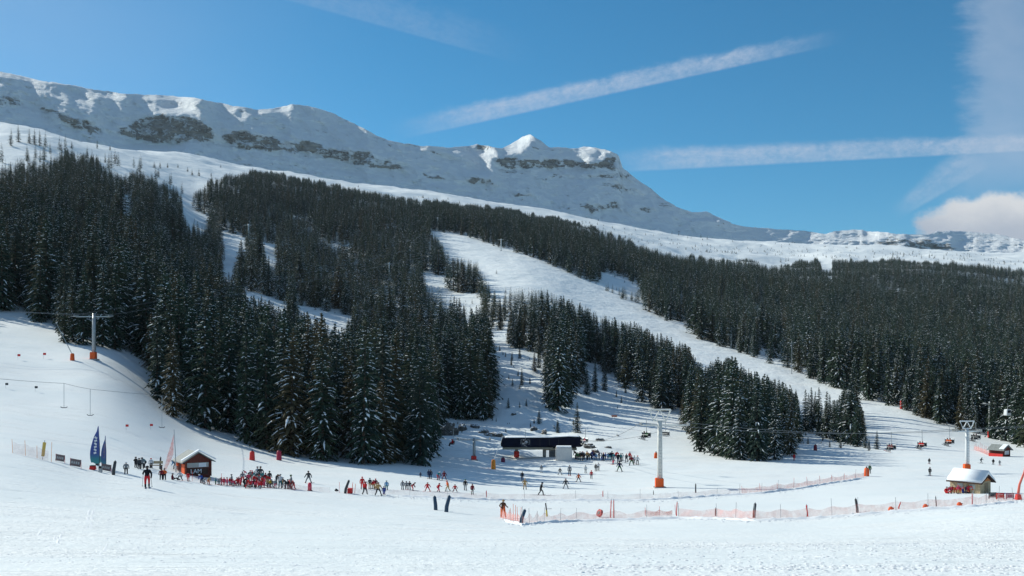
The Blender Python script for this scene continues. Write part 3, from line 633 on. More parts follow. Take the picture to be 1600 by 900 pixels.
for gp_name, (where, _z) in ENDS.items():
    ids = [int(i) for i in pick if TREE_LABELS[int(i)]['group'] == gp_name]
    fr_ = [i for i in ids if 0 <= V[i]/2-2 < 450 and 0 <= U[i]/2 < 800 and buf[int(V[i]/2-2), int(U[i]/2)] == i]
    fr_.sort(key=lambda i: U[i])
    for n_, i in enumerate(fr_[:20]): TREE_LABELS[i]['label'] = '%s spruce %s' % (WORD[n_], where)
    lft = sorted((i for i in ids if i not in fr_[:20]), key=lambda i: U[i]); hs = [Ht[i] for i in lft]; qs_ = np.quantile(hs, [.25, .5, .75]) if hs else [0, 0, 0]; ea, eb, nm = PLACE[gp_name]
    for i in ids:
        if i in fr_[:20]: continue
        root = TREE_LABELS[i]; snowy = root.children[0].data.name
        third = (ea, 'around its middle', eb)[min(2, 3*lft.index(i)//len(lft))]
        root['label'] = '%s spruce rising behind others %s, %s' % (['quite short', 'middling', 'tall', 'very tall'][int(np.searchsorted(qs_, Ht[i]))], nm, third)
# two picked-out ones that stand alone
def relabel(u, v, text):
    best = min((int(i) for i in pick), key=lambda i: abs(U[i]-u)+abs(V[i]-v))
    TREE_LABELS[best]['label'] = text
relabel(872, 643, 'tall broad spruce standing forward of its band just above the dark station roof')
relabel(902, 676, 'small slender spruce standing alone just above the east end of the station roof')
relabel(1330, 694, 'last tall pointed spruce at the downhill tip of the grove beside the run')
relabel(1370, 702, 'knee-high snowy young spruce beyond the last tall tree of the grove')
relabel(17, 228, 'slim dark spruce standing apart at the edge of the high snow shoulder')
relabel(29, 222, 'tall broad dark spruce outlined against the snow on the high shoulder')

# the rest of the wood: one object, instanced
rest = ~picked & (X > -1e9)
rp = np.stack([X, Y, Z], -1)[rest]; rh = Ht[rest]/HT
fm = bpy.data.meshes.new('forest'); fm.vertices.add(len(rp)); fm.vertices.foreach_set('co', rp.reshape(-1).astype(np.float32))
at1 = fm.attributes.new('size', 'FLOAT', 'POINT'); at1.data.foreach_set('value', rh.astype(np.float32))
at4 = fm.attributes.new('girth', 'FLOAT', 'POINT'); at4.data.foreach_set('value', (rh*np.interp(rp[:, 1], [500, 1000], [1.0, 1.32])*np.where(rh < .45, 1.45, 1.0)).astype(np.float32))
at2 = fm.attributes.new('turn', 'FLOAT', 'POINT'); at2.data.foreach_set('value', rs.uniform(0, 6.28, len(rp)).astype(np.float32))
at3 = fm.attributes.new('sort', 'INT', 'POINT')
srt = np.where(rp[:, 1] < 520, rs.randint(5, 13, len(rp)), rs.randint(0, 5, len(rp)))
at3.data.foreach_set('value', srt.astype(np.int32)); fm.update()
forest = bpy.data.objects.new('forest', fm); COL.objects.link(forest)
tagged(forest, 'dense dark spruce forest covering the mountainside, too many trees to count', 'forest', kind='stuff')
pc_ = bpy.data.collections.new('forest_kinds')
for k, me in enumerate(FARK+NEARK):
    o = bpy.data.objects.new('kind_%02d' % k, me); pc_.objects.link(o)
ng = bpy.data.node_groups.new('plant_forest', 'GeometryNodeTree')
ng.interface.new_socket('Geometry', in_out='INPUT', socket_type='NodeSocketGeometry'); ng.interface.new_socket('Geometry', in_out='OUTPUT', socket_type='NodeSocketGeometry')
gi = ng.nodes.new('NodeGroupInput'); go = ng.nodes.new('NodeGroupOutput')
ip = ng.nodes.new('GeometryNodeInstanceOnPoints'); ci = ng.nodes.new('GeometryNodeCollectionInfo')
ci.inputs['Collection'].default_value = pc_; ci.inputs['Separate Children'].default_value = True; ci.inputs['Reset Children'].default_value = True
def named(n, ty):
    a = ng.nodes.new('GeometryNodeInputNamedAttribute'); a.data_type = ty; a.inputs['Name'].default_value = n
    return [s for s in a.outputs if s.enabled and s.name == 'Attribute'][0]
cx = ng.nodes.new('ShaderNodeCombineXYZ'); ng.links.new(named('turn', 'FLOAT'), cx.inputs[2])
er = ng.nodes.new('FunctionNodeEulerToRotation'); ng.links.new(cx.outputs[0], er.inputs[0])
cs = ng.nodes.new('ShaderNodeCombineXYZ'); sz = named('size', 'FLOAT')
gt_ = named('girth', 'FLOAT')
for k in range(3): ng.links.new(sz if k == 2 else gt_, cs.inputs[k])
ng.links.new(gi.outputs[0], ip.inputs['Points']); ng.links.new(ci.outputs[0], ip.inputs['Instance']); ip.inputs['Pick Instance'].default_value = True
ng.links.new(named('sort', 'INT'), ip.inputs['Instance Index']); ng.links.new(er.outputs[0], ip.inputs['Rotation']); ng.links.new(cs.outputs[0], ip.inputs['Scale'])
ng.links.new(ip.outputs[0], go.inputs[0])
md = forest.modifiers.new('plant_forest', 'NODES'); md.node_group = ng
# ---------------------------------------------------------------- builders for man-made things
class MB:
    """collects boxes, tubes and faces and links them as one mesh object"""
    def __init__(s): s.V = []; s.F = []
    def face(s, pts):
        i = len(s.V); s.V.extend([tuple(p) for p in pts]); s.F.append(tuple(range(i, i+len(pts))))
    def box(s, c, size, rz=0.0, rx=0.0, ry=0.0, top=1.0):
        R = Matrix.Rotation(rz, 3, 'Z') @ Matrix.Rotation(ry, 3, 'Y') @ Matrix.Rotation(rx, 3, 'X')
        i = len(s.V)
        for z in (-.5, .5):
            k = top if z > 0 else 1
            for x, y in ((-.5, -.5), (.5, -.5), (.5, .5), (-.5, .5)):
                s.V.append(tuple(Vector(c)+R @ Vector((x*size[0]*k, y*size[1]*k, z*size[2]))))
        for f in ((3, 2, 1, 0), (4, 5, 6, 7), (0, 1, 5, 4), (1, 2, 6, 5), (2, 3, 7, 6), (3, 0, 4, 7)): s.F.append(tuple(i+k for k in f))
        return s
    def tube(s, pts, r, n=8, cap=True):
        pts = [Vector(p) for p in pts]; rr = r if isinstance(r, (list, tuple)) else [r]*len(pts)
        i = len(s.V)
        for k, p in enumerate(pts):
            d = (pts[min(k+1, len(pts)-1)]-pts[max(k-1, 0)]).normalized()
            a = d.orthogonal().normalized(); b = d.cross(a)
            if abs(d.z) < .9: a = d.cross(Vector((0, 0, 1))).normalized(); b = a.cross(d)
            for j in range(n):
                t = 6.28319*j/n; s.V.append(tuple(p+(a*math.cos(t)+b*math.sin(t))*rr[k]))
        for k in range(len(pts)-1):
            for j in range(n): s.F.append((i+k*n+j, i+k*n+(j+1) % n, i+(k+1)*n+(j+1) % n, i+(k+1)*n+j))
        if cap: s.F.append(tuple(i+j for j in reversed(range(n)))); s.F.append(tuple(i+(len(pts)-1)*n+j for j in range(n)))
        return s
    def prism(s, outline, y0, y1):
        """outline in x,z extruded along y"""
        n = len(outline); i = len(s.V)
        for y in (y0, y1):
            for x, z in outline: s.V.append((x, y, z))
        s.F.append(tuple(i+k for k in range(n))); s.F.append(tuple(i+n+k for k in reversed(range(n))))
        for k in range(n): s.F.append((i+k, i+n+k, i+n+(k+1) % n, i+(k+1) % n))
        return s
    def build(s, name, m, parent=None, bevel=0.0, smooth=False, loc=None):
        me = bpy.data.meshes.new(name); me.from_pydata(s.V, [], s.F); me.update()
        import bmesh
        b = bmesh.new(); b.from_mesh(me)
        if bevel: bmesh.ops.bevel(b, geom=b.edges[:], offset=bevel, segments=2, affect='EDGES')
        bmesh.ops.recalc_face_normals(b, faces=b.faces); b.to_mesh(me); b.free()
        for x in (m if isinstance(m, (list, tuple)) else [m]): me.materials.append(x)
        if smooth: me.polygons.foreach_set('use_smooth', [True]*len(me.polygons))
        o = bpy.data.objects.new(name, me); COL.objects.link(o)
        if parent: o.parent = parent
        if loc is not None: o.location = loc
        return o
def thing(name, loc, rz, label, cat, group=None, scale=1.0):
    o = bpy.data.objects.new(name, None); COL.objects.link(o); o.location = loc; o.rotation_euler = (0, 0, rz)
    o.scale = (scale,)*3; o.empty_display_size = .3
    return tagged(o, label, cat, group)
def copy_tree(o, parent=None):
    c = o.copy(); COL.objects.link(c)
    if parent: c.parent = parent
    for ch in o.children: copy_tree(ch, c)
    return c
R_ = math.radians
M_WHITE = mat('white_paint', (0.72, 0.74, 0.74), 0.45, var=0.06, vscale=1.2)
M_GALV = mat('galvanised_steel', (0.36, 0.38, 0.39), 0.45, 0.6, var=0.15, vscale=2)
M_DARKM = mat('dark_metal', (0.05, 0.055, 0.06), 0.5, 0.4, var=0.1)
M_ORANGE = mat('orange_padding', (0.78, 0.115, 0.02), 0.6, var=0.12, vscale=3)
M_AMBER = mat('amber_padding', (0.80, 0.26, 0.03), 0.6, var=0.12, vscale=3)
M_RED = mat('red_padding', (0.62, 0.035, 0.03), 0.6, var=0.12, vscale=3)
M_NAVY = mat('navy_post', (0.02, 0.055, 0.10), 0.5, var=0.15)
M_BLACK = mat('black_rubber', (0.015, 0.015, 0.018), 0.6)
M_ROPE = mat('steel_rope', (0.16, 0.17, 0.18), 0.6)
M_WOODR = mat('red_brown_boards', (0.13, 0.030, 0.020), 0.75, var=0.25, vscale=5)
M_WOODD = mat('dark_boards', (0.06, 0.030, 0.022), 0.8, var=0.25, vscale=5)
M_WOODL = mat('pale_boards', (0.46, 0.36, 0.22), 0.75, var=0.2, vscale=5)
M_ROOFG = mat('grey_roofing', (0.24, 0.26, 0.25), 0.7, var=0.15, vscale=3)
M_GLASS = mat('window_glass', (0.35, 0.38, 0.36), 0.1, spec=0.6)
M_STNAVY = mat('station_shell', (0.006, 0.008, 0.022), 0.7, var=0.2, vscale=.6, spec=0.1)
M_BEIGE = mat('station_lining', (0.30, 0.27, 0.20), 0.7, var=0.1)
M_CONC = mat('concrete', (0.33, 0.34, 0.34), 0.85, var=0.15, vscale=1)
M_TEXTW = mat('lettering_white', (0.75, 0.76, 0.76), 0.6)
def net_material(name, color, cover):
    m = bpy.data.materials.new(name); m.use_nodes = True; t = m.node_tree; b = t.nodes['Principled BSDF']; q = G(t)
    b.inputs['Base Color'].default_value = (*color, 1); b.inputs['Roughness'].default_value = .7
    tcn = q.node('ShaderNodeTexCoord'); n = q.noise(tcn.outputs['Object'], 1.3, 3, 0.6)
    t.links.new(q.ramp(n, 0.3, 0.7, cover*0.55, cover*1.35), b.inputs['Alpha']); return m
M_NET = net_material('pink_safety_net', (0.88, 0.22, 0.15), 0.27)
M_NETD = net_material('orange_safety_net', (0.85, 0.22, 0.14), 0.36)
M_NETG = net_material('grey_safety_net', (0.72, 0.40, 0.38), 0.20)

def surface_mat(o): return o

# ---- lift pylons
def pylon(u, v, hpx, label, r=0.5, arm=(-3.0, 4.5), truss=True, mast=M_WHITE, pad=M_ORANGE, padh=1.5, rz=0.0, at_p=None, group='lift pylons'):
    p = at_p or at(u, v); H = hpx*p.y/F
    t = thing('lift_pylon', p, rz, label, 'lift pylon', group)
    MB().tube([(0, 0, -.5), (0, 0, H*.5), (0, 0, H*.86)], [r, r*.88, r*.76], 16).build('mast', mast, t, smooth=True)
    MB().box((0, 0, -.1), (r*4, r*4, .5)).build('footing', M_CONC, t)
    if pad: MB().box((-.1, -.1, padh/2+.05), (r*2+.36, r*2+.36, padh), top=.98).build('base_pad', pad, t, bevel=.08)
    ya = H*.80
    a = MB().box(((arm[0]+arm[1])/2, 0, ya), (arm[1]-arm[0], .24, .26)); a.build('crossarm', mast, t, bevel=.03)
    for x in (arm[0], arm[1]):
        s = MB(); s.box((x, 0, ya+.32), (.12, 2.4, .16))
        for k in range(-3, 4): s.tube([(x-.10, k*.34, ya+.16), (x+.10, k*.34, ya+.16)], .16, 10)
        s.box((x-.5, 0, ya+.05), (.6, 2.6, .05))
        s.build('sheave_train', M_GALV, t)
    if truss:
        w = H*.14; m = MB(); zt, zb = H, H*.855; q = .11*r/.5+.03
        m.tube([(-w, 0, zt), (w, 0, zt)], q); m.tube([(-w, 0, zt), (-w*.55, 0, zb), (w*.55, 0, zb), (w, 0, zt)], q)
        m.tube([(-w*.55, 0, zb), (0, 0, zt), (w*.55, 0, zb)], q); m.build('gantry', mast, t)
    l = MB()
    for sx in (-.2, .2): l.tube([(sx, -r-.2, padh), (sx, -r*.8-.2, H*.8)], .03, 5)
    for k in range(int((H*.8-padh)/.5)): l.tube([(-.2, -r-.18, padh+k*.5), (.2, -r-.18, padh+k*.5)], .022, 4)
    l.build('ladder', M_GALV, t)
    return t, p, H
PY1, p1, H1 = pylon(1031, 762, 122, 'tall white lift pylon with an orange base pad standing on the flat snow', r=.46, mast=mat('cream_paint', (0.68, 0.67, 0.62), .5, var=.08, vscale=1))
p2_ = at(1511, 738)
PY2, p2, H2 = pylon(1511, 738, 80, 'white lift pylon with a round orange pad behind the small snow-capped hut', r=.36, arm=(-2.2, 2.2), at_p=p2_)
PY3, p3, H3 = pylon(741, 719, 40, 'short grey lift pylon with a red pad under the rocks beside the dark station', r=.36, arm=(-3.5, 3.4), truss=False, mast=M_GALV, pad=M_RED, padh=.9, rz=R_(8))
PY4, p4, H4 = pylon(147, 562, 84, 'grey lift pylon with a wide crossarm and orange pad at the edge of the wood', r=.42, arm=(-3.9, 3.6), truss=False, mast=M_GALV, pad=M_ORANGE, padh=1.6)
pylon(388, 384, 40, 'small pale lift pylon in the snowy gap high in the wood', r=.55, arm=(-2.4, 2.4), truss=False, pad=None)
pylon(608, 446, 42, 'small pale lift pylon rising from the trees between the gap and the groomed run', r=.5, arm=(-2.6, 2.6), truss=False, pad=None)
pylon(783, 392, 22, 'tiny pale lift pylon beside the upper part of the wide groomed run', r=.5, arm=(-2.4, 2.4), truss=False, pad=None)
pylon(684, 355, 18, 'tiny pale lift pylon at the very top of the wide groomed run', r=.5, arm=(-2.4, 2.4), truss=False, pad=None)
pylon(1143, 544, 26, 'pale lift pylon at the forest edge halfway down the wide groomed run', r=.5, arm=(-2.6, 2.6), truss=False, pad=None)
pylon(1237, 584, 60, 'thin leaning-looking grey lift mast at the forest edge above the grove', r=.16, arm=(-1.6, 1.6), truss=False, mast=M_GALV, pad=None)
pylon(1546, 684, 66, 'thin pale lift mast with a red pad at the forest edge above the far hut', r=.26, arm=(-1.6, 1.6), truss=False, mast=M_WHITE, pad=M_RED, padh=2.0)
def rope(pts, label, r=.035, sag=0.0):
    P_ = []
    for a, b in zip(pts[:-1], pts[1:]):
        a, b = Vector(a), Vector(b); n = 12
        for k in range(n):
            t = k/n; q = a.lerp(b, t); q.z -= sag*4*t*(1-t); P_.append(q)
    P_.append(Vector(pts[-1])); c = P_[0].copy()
    o = MB().tube([q-c for q in P_], r, 5).build('haul_rope', M_ROPE, loc=c); return tagged(o, label, 'rope', 'steel ropes of the lifts')
def tip(t, x, H): return t.matrix_world @ Vector((x, 0, H*.8+.35)) if False else Vector(t.location)+Matrix.Rotation(t.rotation_euler[2], 3, 'Z') @ Vector((x, 0, H*.8+.4))
st = at(848, 716); ST = Vector((st.x, st.y+3, st.z))
zr = ST.z+3.6
e2 = p2+Vector((75, 22, H2*.8+6))
rope([(ST.x+9, ST.y+1, zr), tip(PY1, -3.0, H1), tip(PY2, -2.2, H2), e2+Vector((-2, 0, 0))], 'outer steel rope carrying the occupied chairs past the two white pylons', sag=1.2)
rope([(ST.x+9, ST.y+5, zr), tip(PY1, 4.5, H1), tip(PY2, 2.2, H2), e2+Vector((3, 0, 0))], 'inner steel rope returning past the two white pylons', sag=1.2)
gl = at(600, 640)
rope([(ST.x-9, ST.y+1, zr), tip(PY3, -3.5, H3), (gl.x, gl.y-10, gl.z+9)], 'steel rope running from the dark station over the short grey pylon', sag=.3)
lf = at(-150, 480)
rope([(lf.x, p4.y-14, p4.z+15.2), tip(PY4, -3.9, H4), (p4.x+60, p4.y+60, p4.z+30)], 'near steel rope reaching the pylon at the edge of the wood', r=.035, sag=.8)
rope([(lf.x, p4.y-6, p4.z+14.3), tip(PY4, 3.6, H4), (p4.x+68, p4.y+60, p4.z+29)], 'far steel rope reaching the pylon at the edge of the wood', r=.035, sag=.8)

# ---- people: one continuous skinned body per pose, coloured by region
SKINC = mat('skin', (0.48, 0.27, 0.19), 0.6)
CL = {'black': (0.015, 0.016, 0.02), 'charcoal': (0.05, 0.055, 0.06), 'grey': (0.22, 0.23, 0.24), 'white': (0.62, 0.63, 0.64), 'red': (0.55, 0.025, 0.03),
      'pink': (0.60, 0.07, 0.13), 'orange': (0.70, 0.13, 0.03), 'yellow': (0.62, 0.42, 0.06), 'tan': (0.42, 0.27, 0.12), 'blue': (0.02, 0.06, 0.28), 'navy': (0.012, 0.02, 0.06),
      'teal': (0.03, 0.17, 0.20), 'green': (0.035, 0.13, 0.05), 'brown': (0.10, 0.05, 0.03), 'maroon': (0.16, 0.015, 0.025), 'sky blue': (0.13, 0.30, 0.50)}
def cm(c): return mat('cloth_'+c.replace(' ', '_'), CL[c], 0.8, var=0.12, vscale=6, spec=0.1)
def pose(kind):
    # joint: (x, y, z, radius); the figure looks towards -Y
    J = {}; f = dict
    if kind == 'stand': J = dict(pel=(0, 0, .93), ch=(0, .0, 1.28), nk=(0, -.01, 1.47), hd=(0, -.03, 1.62), kl=(-.11, -.02, .50), kr=(.11, -.02, .50), fl=(-.13, 0, .08), fr=(.13, 0, .08), el=(-.27, .03, 1.12), er=(.27, .03, 1.12), wl=(-.27, -.10, .88), wr=(.27, -.10, .88))
    if kind == 'hips': J = dict(pel=(0, 0, .93), ch=(0, .0, 1.28), nk=(0, -.01, 1.47), hd=(.02, -.03, 1.62), kl=(-.14, -.02, .50), kr=(.16, -.05, .50), fl=(-.17, 0, .08), fr=(.2, -.04, .08), el=(-.34, .06, 1.16), er=(.31, .03, 1.12), wl=(-.18, -.06, .98), wr=(.34, -.20, 1.02))
    if kind == 'ski': J = dict(pel=(0, .16, .78), ch=(0, -.02, 1.12), nk=(0, -.10, 1.28), hd=(0, -.18, 1.41), kl=(-.13, -.14, .46), kr=(.13, -.14, .46), fl=(-.14, .02, .08), fr=(.14, .02, .08), el=(-.33, -.08, .98), er=(.33, -.08, .98), wl=(-.33, -.36, .95), wr=(.33, -.36, .95))
    if kind == 'plough': J = dict(pel=(0, .10, .82), ch=(0, .0, 1.17), nk=(0, -.04, 1.35), hd=(0, -.08, 1.49), kl=(-.22, -.10, .46), kr=(.22, -.10, .46), fl=(-.34, .04, .08), fr=(.34, .04, .08), el=(-.33, -.02, .98), er=(.33, -.02, .98), wl=(-.40, -.24, .84), wr=(.40, -.24, .84))
    if kind == 'walk': J = dict(pel=(0, .02, .88), ch=(0, -.08, 1.22), nk=(0, -.12, 1.40), hd=(0, -.17, 1.54), kl=(-.12, -.22, .50), kr=(.12, .04, .46), fl=(-.12, -.26, .08), fr=(.12, .30, .12), el=(-.28, .10, 1.06), er=(.28, -.16, 1.08), wl=(-.26, .02, .82), wr=(.26, -.40, 1.02))
    if kind == 'lean': J = dict(pel=(0, .14, .86), ch=(0, -.10, 1.12), nk=(0, -.22, 1.22), hd=(0, -.33, 1.28), kl=(-.12, -.04, .48), kr=(.12, -.04, .48), fl=(-.14, 0, .08), fr=(.14, 0, .08), el=(-.26, -.18, .88), er=(.26, -.18, .88), wl=(-.2, -.32, .68), wr=(.2, -.32, .68))
    if kind == 'sit': J = dict(pel=(0, .1, .14), ch=(0, .16, .50), nk=(0, .13, .67), hd=(0, .09, .81), kl=(-.16, -.34, .30), kr=(.16, -.34, .30), fl=(-.18, -.70, .07), fr=(.18, -.70, .07), el=(-.30, .12, .36), er=(.30, .12, .36), wl=(-.30, -.1, .20), wr=(.30, -.1, .20))
    if kind == 'ride': J = dict(pel=(0, .12, .0), ch=(0, .16, .36), nk=(0, .12, .53), hd=(0, .08, .68), kl=(-.12, -.36, .0), kr=(.12, -.36, .0), fl=(-.12, -.40, -.44), fr=(.12, -.40, -.44), el=(-.26, .06, .22), er=(.26, .06, .22), wl=(-.2, -.22, .14), wr=(.2, -.22, .14))
    return J
def body_mesh(kind, girth=1.0):
    J = pose(kind); names = list(J); P_ = {k: Vector(v) for k, v in J.items()}
    pel, ch, nk = P_['pel'], P_['ch'], P_['nk']
    P_['hl'] = pel+Vector((-.11, 0, -.06)); P_['hr'] = pel+Vector((.11, 0, -.06))
    P_['sl'] = ch+(nk-ch)*.55+Vector((-.19, 0, 0)); P_['sr'] = ch+(nk-ch)*.55+Vector((.19, 0, 0))
    P_['wa'] = (pel+ch)/2
    for s in 'lr':
        d = Vector((0, -.15, -.03)); 
        if kind == 'ride' or kind == 'sit': d = Vector((0, -.13, -.05))
        P_['t'+s] = P_['f'+s]+d
        w, e = P_['w'+s], P_['e'+s]; P_['g'+s] = w+(w-e).normalized()*.10
    P_['hn'] = P_['hd']+Vector((0, -.10, -.015)); P_['ht'] = P_['hd']+Vector((0, .01, .09))
    E = [('pel', 'wa'), ('wa', 'ch'), ('ch', 'nk'), ('nk', 'hd'), ('hd', 'ht'), ('hd', 'hn')]
    for s in 'lr': E += [('pel', 'h'+s), ('h'+s, 'k'+s), ('k'+s, 'f'+s), ('f'+s, 't'+s), ('ch', 's'+s), ('s'+s, 'e'+s), ('e'+s, 'w'+s), ('w'+s, 'g'+s)]
    rad = dict(pel=.15, wa=.145, ch=.165, nk=.065, hd=.095, ht=.085, hn=.03, h=.11, k=.075, f=.065, t=.05, s=.085, e=.062, w=.05, g=.048)
    keys = list(P_); V = [P_[k] for k in keys]; ix = {k: i for i, k in enumerate(keys)}
    me = bpy.data.meshes.new('tmp'); me.from_pydata(V, [(ix[a], ix[b]) for a, b in E], [])
    o = bpy.data.objects.new('tmp', me); COL.objects.link(o)
    m = o.modifiers.new('s', 'SKIN'); sb = o.modifiers.new('b', 'SUBSURF'); sb.levels = 1; sb.render_levels = 1
    sv = me.skin_vertices
    if not sv:
        bpy.context.view_layer.objects.active = o
    for k in keys:
        r = rad.get(k, rad.get(k[0], .06))*(girth if k in ('pel', 'wa', 'ch') else 1.0)
        d = sv[0].data[ix[k]]; d.radius = (r, r); d.use_root = (k == 'pel')
    dg = bpy.context.evaluated_depsgraph_get(); ev = o.evaluated_get(dg)
    out = bpy.data.meshes.new_from_object(ev); out.name = 'body_'+kind
    bpy.data.objects.remove(o); bpy.data.meshes.remove(me)
    reg = {'pel': 0, 'h': 0, 'k': 0, 'f': 2, 't': 2, 'wa': 1, 'ch': 1, 's': 1, 'e': 1, 'w': 1, 'g': 2, 'nk': 1, 'hd': 3, 'ht': 3, 'hn': 3}
    seg = [(P_[a], P_[b], a, b) for a, b in E]
    mi = []
    for f in out.polygons:
        c = Vector(f.center); best = None
        for a, b, na, nb in seg:
            t = max(0, min(1, (c-a).dot(b-a)/max(1e-9, (b-a).length_squared))); d = (a+(b-a)*t-c).length
            if best is None or d < best[0]: best = (d, na if t < .5 else nb, na, nb, t)
        n = best[1]; r = reg.get(n, reg.get(n[0], 1))
        if best[2] == 'wa' or best[3] == 'wa': r = 1 if c.z > P_['pel'].z-.02 else 0
        mi.append(r)
    out.materials.clear()
    for _ in range(4): out.materials.append(M_BLACK)
    out.polygons.foreach_set('material_index', mi); out.polygons.foreach_set('use_smooth', [True]*len(mi)); out.update()
    return out, P_
BODY = {k: body_mesh(k) for k in ('stand', 'hips', 'ski', 'plough', 'walk', 'lean', 'sit', 'ride')}
def mesh_of(mb, name, m, smooth=False):
    o = mb.build(name, m, smooth=smooth); me = o.data; bpy.data.objects.remove(o); return me
def cap_mesh():
    b = MB(); n = 10
    rings = [(-.01, .118), (.05, .122), (.10, .098), (.135, .05)]
    for z, r in rings:
        for k in range(n): b.V.append((r*math.cos(6.283*k/n), r*1.12*math.sin(6.283*k/n), z))
    for i in range(3):
        for k in range(n): b.F.append((i*n+k, i*n+(k+1) % n, (i+1)*n+(k+1) % n, (i+1)*n+k))
    b.F.append(tuple(3*n+k for k in range(n))); b.F.append(tuple(reversed(range(n))))
    return mesh_of(b, 'helmet', M_BLACK, True)
CAPM = cap_mesh()
def ski_mesh():
    b = MB(); L = [(-.75, .0, .045), (-.3, .0, .04), (.3, .0, .038), (.7, .0, .05), (.86, .07, .03)]
    for y, z, w in L:
        for x, dz in ((-w, 0), (w, 0), (w, .022), (-w, .022)): b.V.append((x, -y, z+dz))
    for i in range(len(L)-1):
        for k in range(4): b.F.append((i*4+k, i*4+(k+1) % 4, (i+1)*4+(k+1) % 4, (i+1)*4+k))
    b.F.append((0, 1, 2, 3)); b.F.append(tuple(len(b.V)-4+k for k in (3, 2, 1, 0)))
    return mesh_of(b, 'ski', M_BLACK)
SKIM = ski_mesh()
POLEM = {}
def part(name, me, parent, m=None, loc=(0, 0, 0), rot=(0, 0, 0), sc=1):
    o = bpy.data.objects.new(name, me); COL.objects.link(o); o.parent = parent; o.location = loc; o.rotation_euler = rot
    if sc != 1: o.scale = (sc,)*3
    if m is not None: o.material_slots[0].link = 'OBJECT'; o.material_slots[0].material = m
    return o
prnd = random.Random(11)
PEOPLE_SEEN = {}
def person(p, h, jacket, trousers, kind='stand', face=0.0, label='', group=None, cap='black', skis=False, poles=False, base=None):
    """h: standing height in metres"""
    me, J = BODY[kind]
    o = bpy.data.objects.new('person', me); COL.objects.link(o)
    for k, m_ in enumerate((cm(trousers), cm(jacket), cm('black'), SKINC)):
        o.material_slots[k].link = 'OBJECT'; o.material_slots[k].material = m_
    s = h/1.74; w_ = s*(1.32 if h < 1.45 else 1.14); o.scale = (w_, w_, s); o.location = p; o.rotation_euler = (0, 0, face)
    tagged(o, label, 'person', group)
    hd = J['hd']; part('helmet', CAPM, o, cm(cap), (hd.x, hd.y, hd.z+.02))
    if skis:
        for sd, k in ((-1, 'fl'), (1, 'fr')):
            q = J[k]; dz = q.z-.08
            part('ski', SKIM, o, cm(prnd.choice(['black', 'red', 'white', 'navy'])), (q.x, q.y-.05, .012+dz-(0 if kind != 'ride' else .05)), (0 if kind != 'ride' else R_(-18), 0, R_(-16*sd) if kind == 'plough' else 0))
        if kind != 'ride': o.location.z += .0
    if poles:
        for sd, k in ((-1, 'gl'), (1, 'gr')):
            q = J[k]; foot_ = Vector((q.x*1.25, q.y+(.35 if kind == 'ski' else -.12), .02))
            if kind not in POLEM: POLEM[kind] = {}
            if k not in POLEM[kind]:
                POLEM[kind][k] = mesh_of(MB().tube([Vector((0, 0, .06)), foot_-q], .013, 5).tube([(foot_-q)*.93, (foot_-q)*.935], .05, 8), 'ski_pole', M_DARKM)
            part('ski_pole', POLEM[kind][k], o, None, q)
    return o
def man(u, v, hpx, *a, **k):
    p = at(u, v); h = hpx*p.y/F/ {'stand': 1, 'hips': 1, 'ski': .88, 'plough': .92, 'walk': .95, 'lean': .80, 'sit': .52, 'ride': .5}[a[2] if len(a) > 2 else k.get('kind', 'stand')]
    return person(p, h, *a, **k)
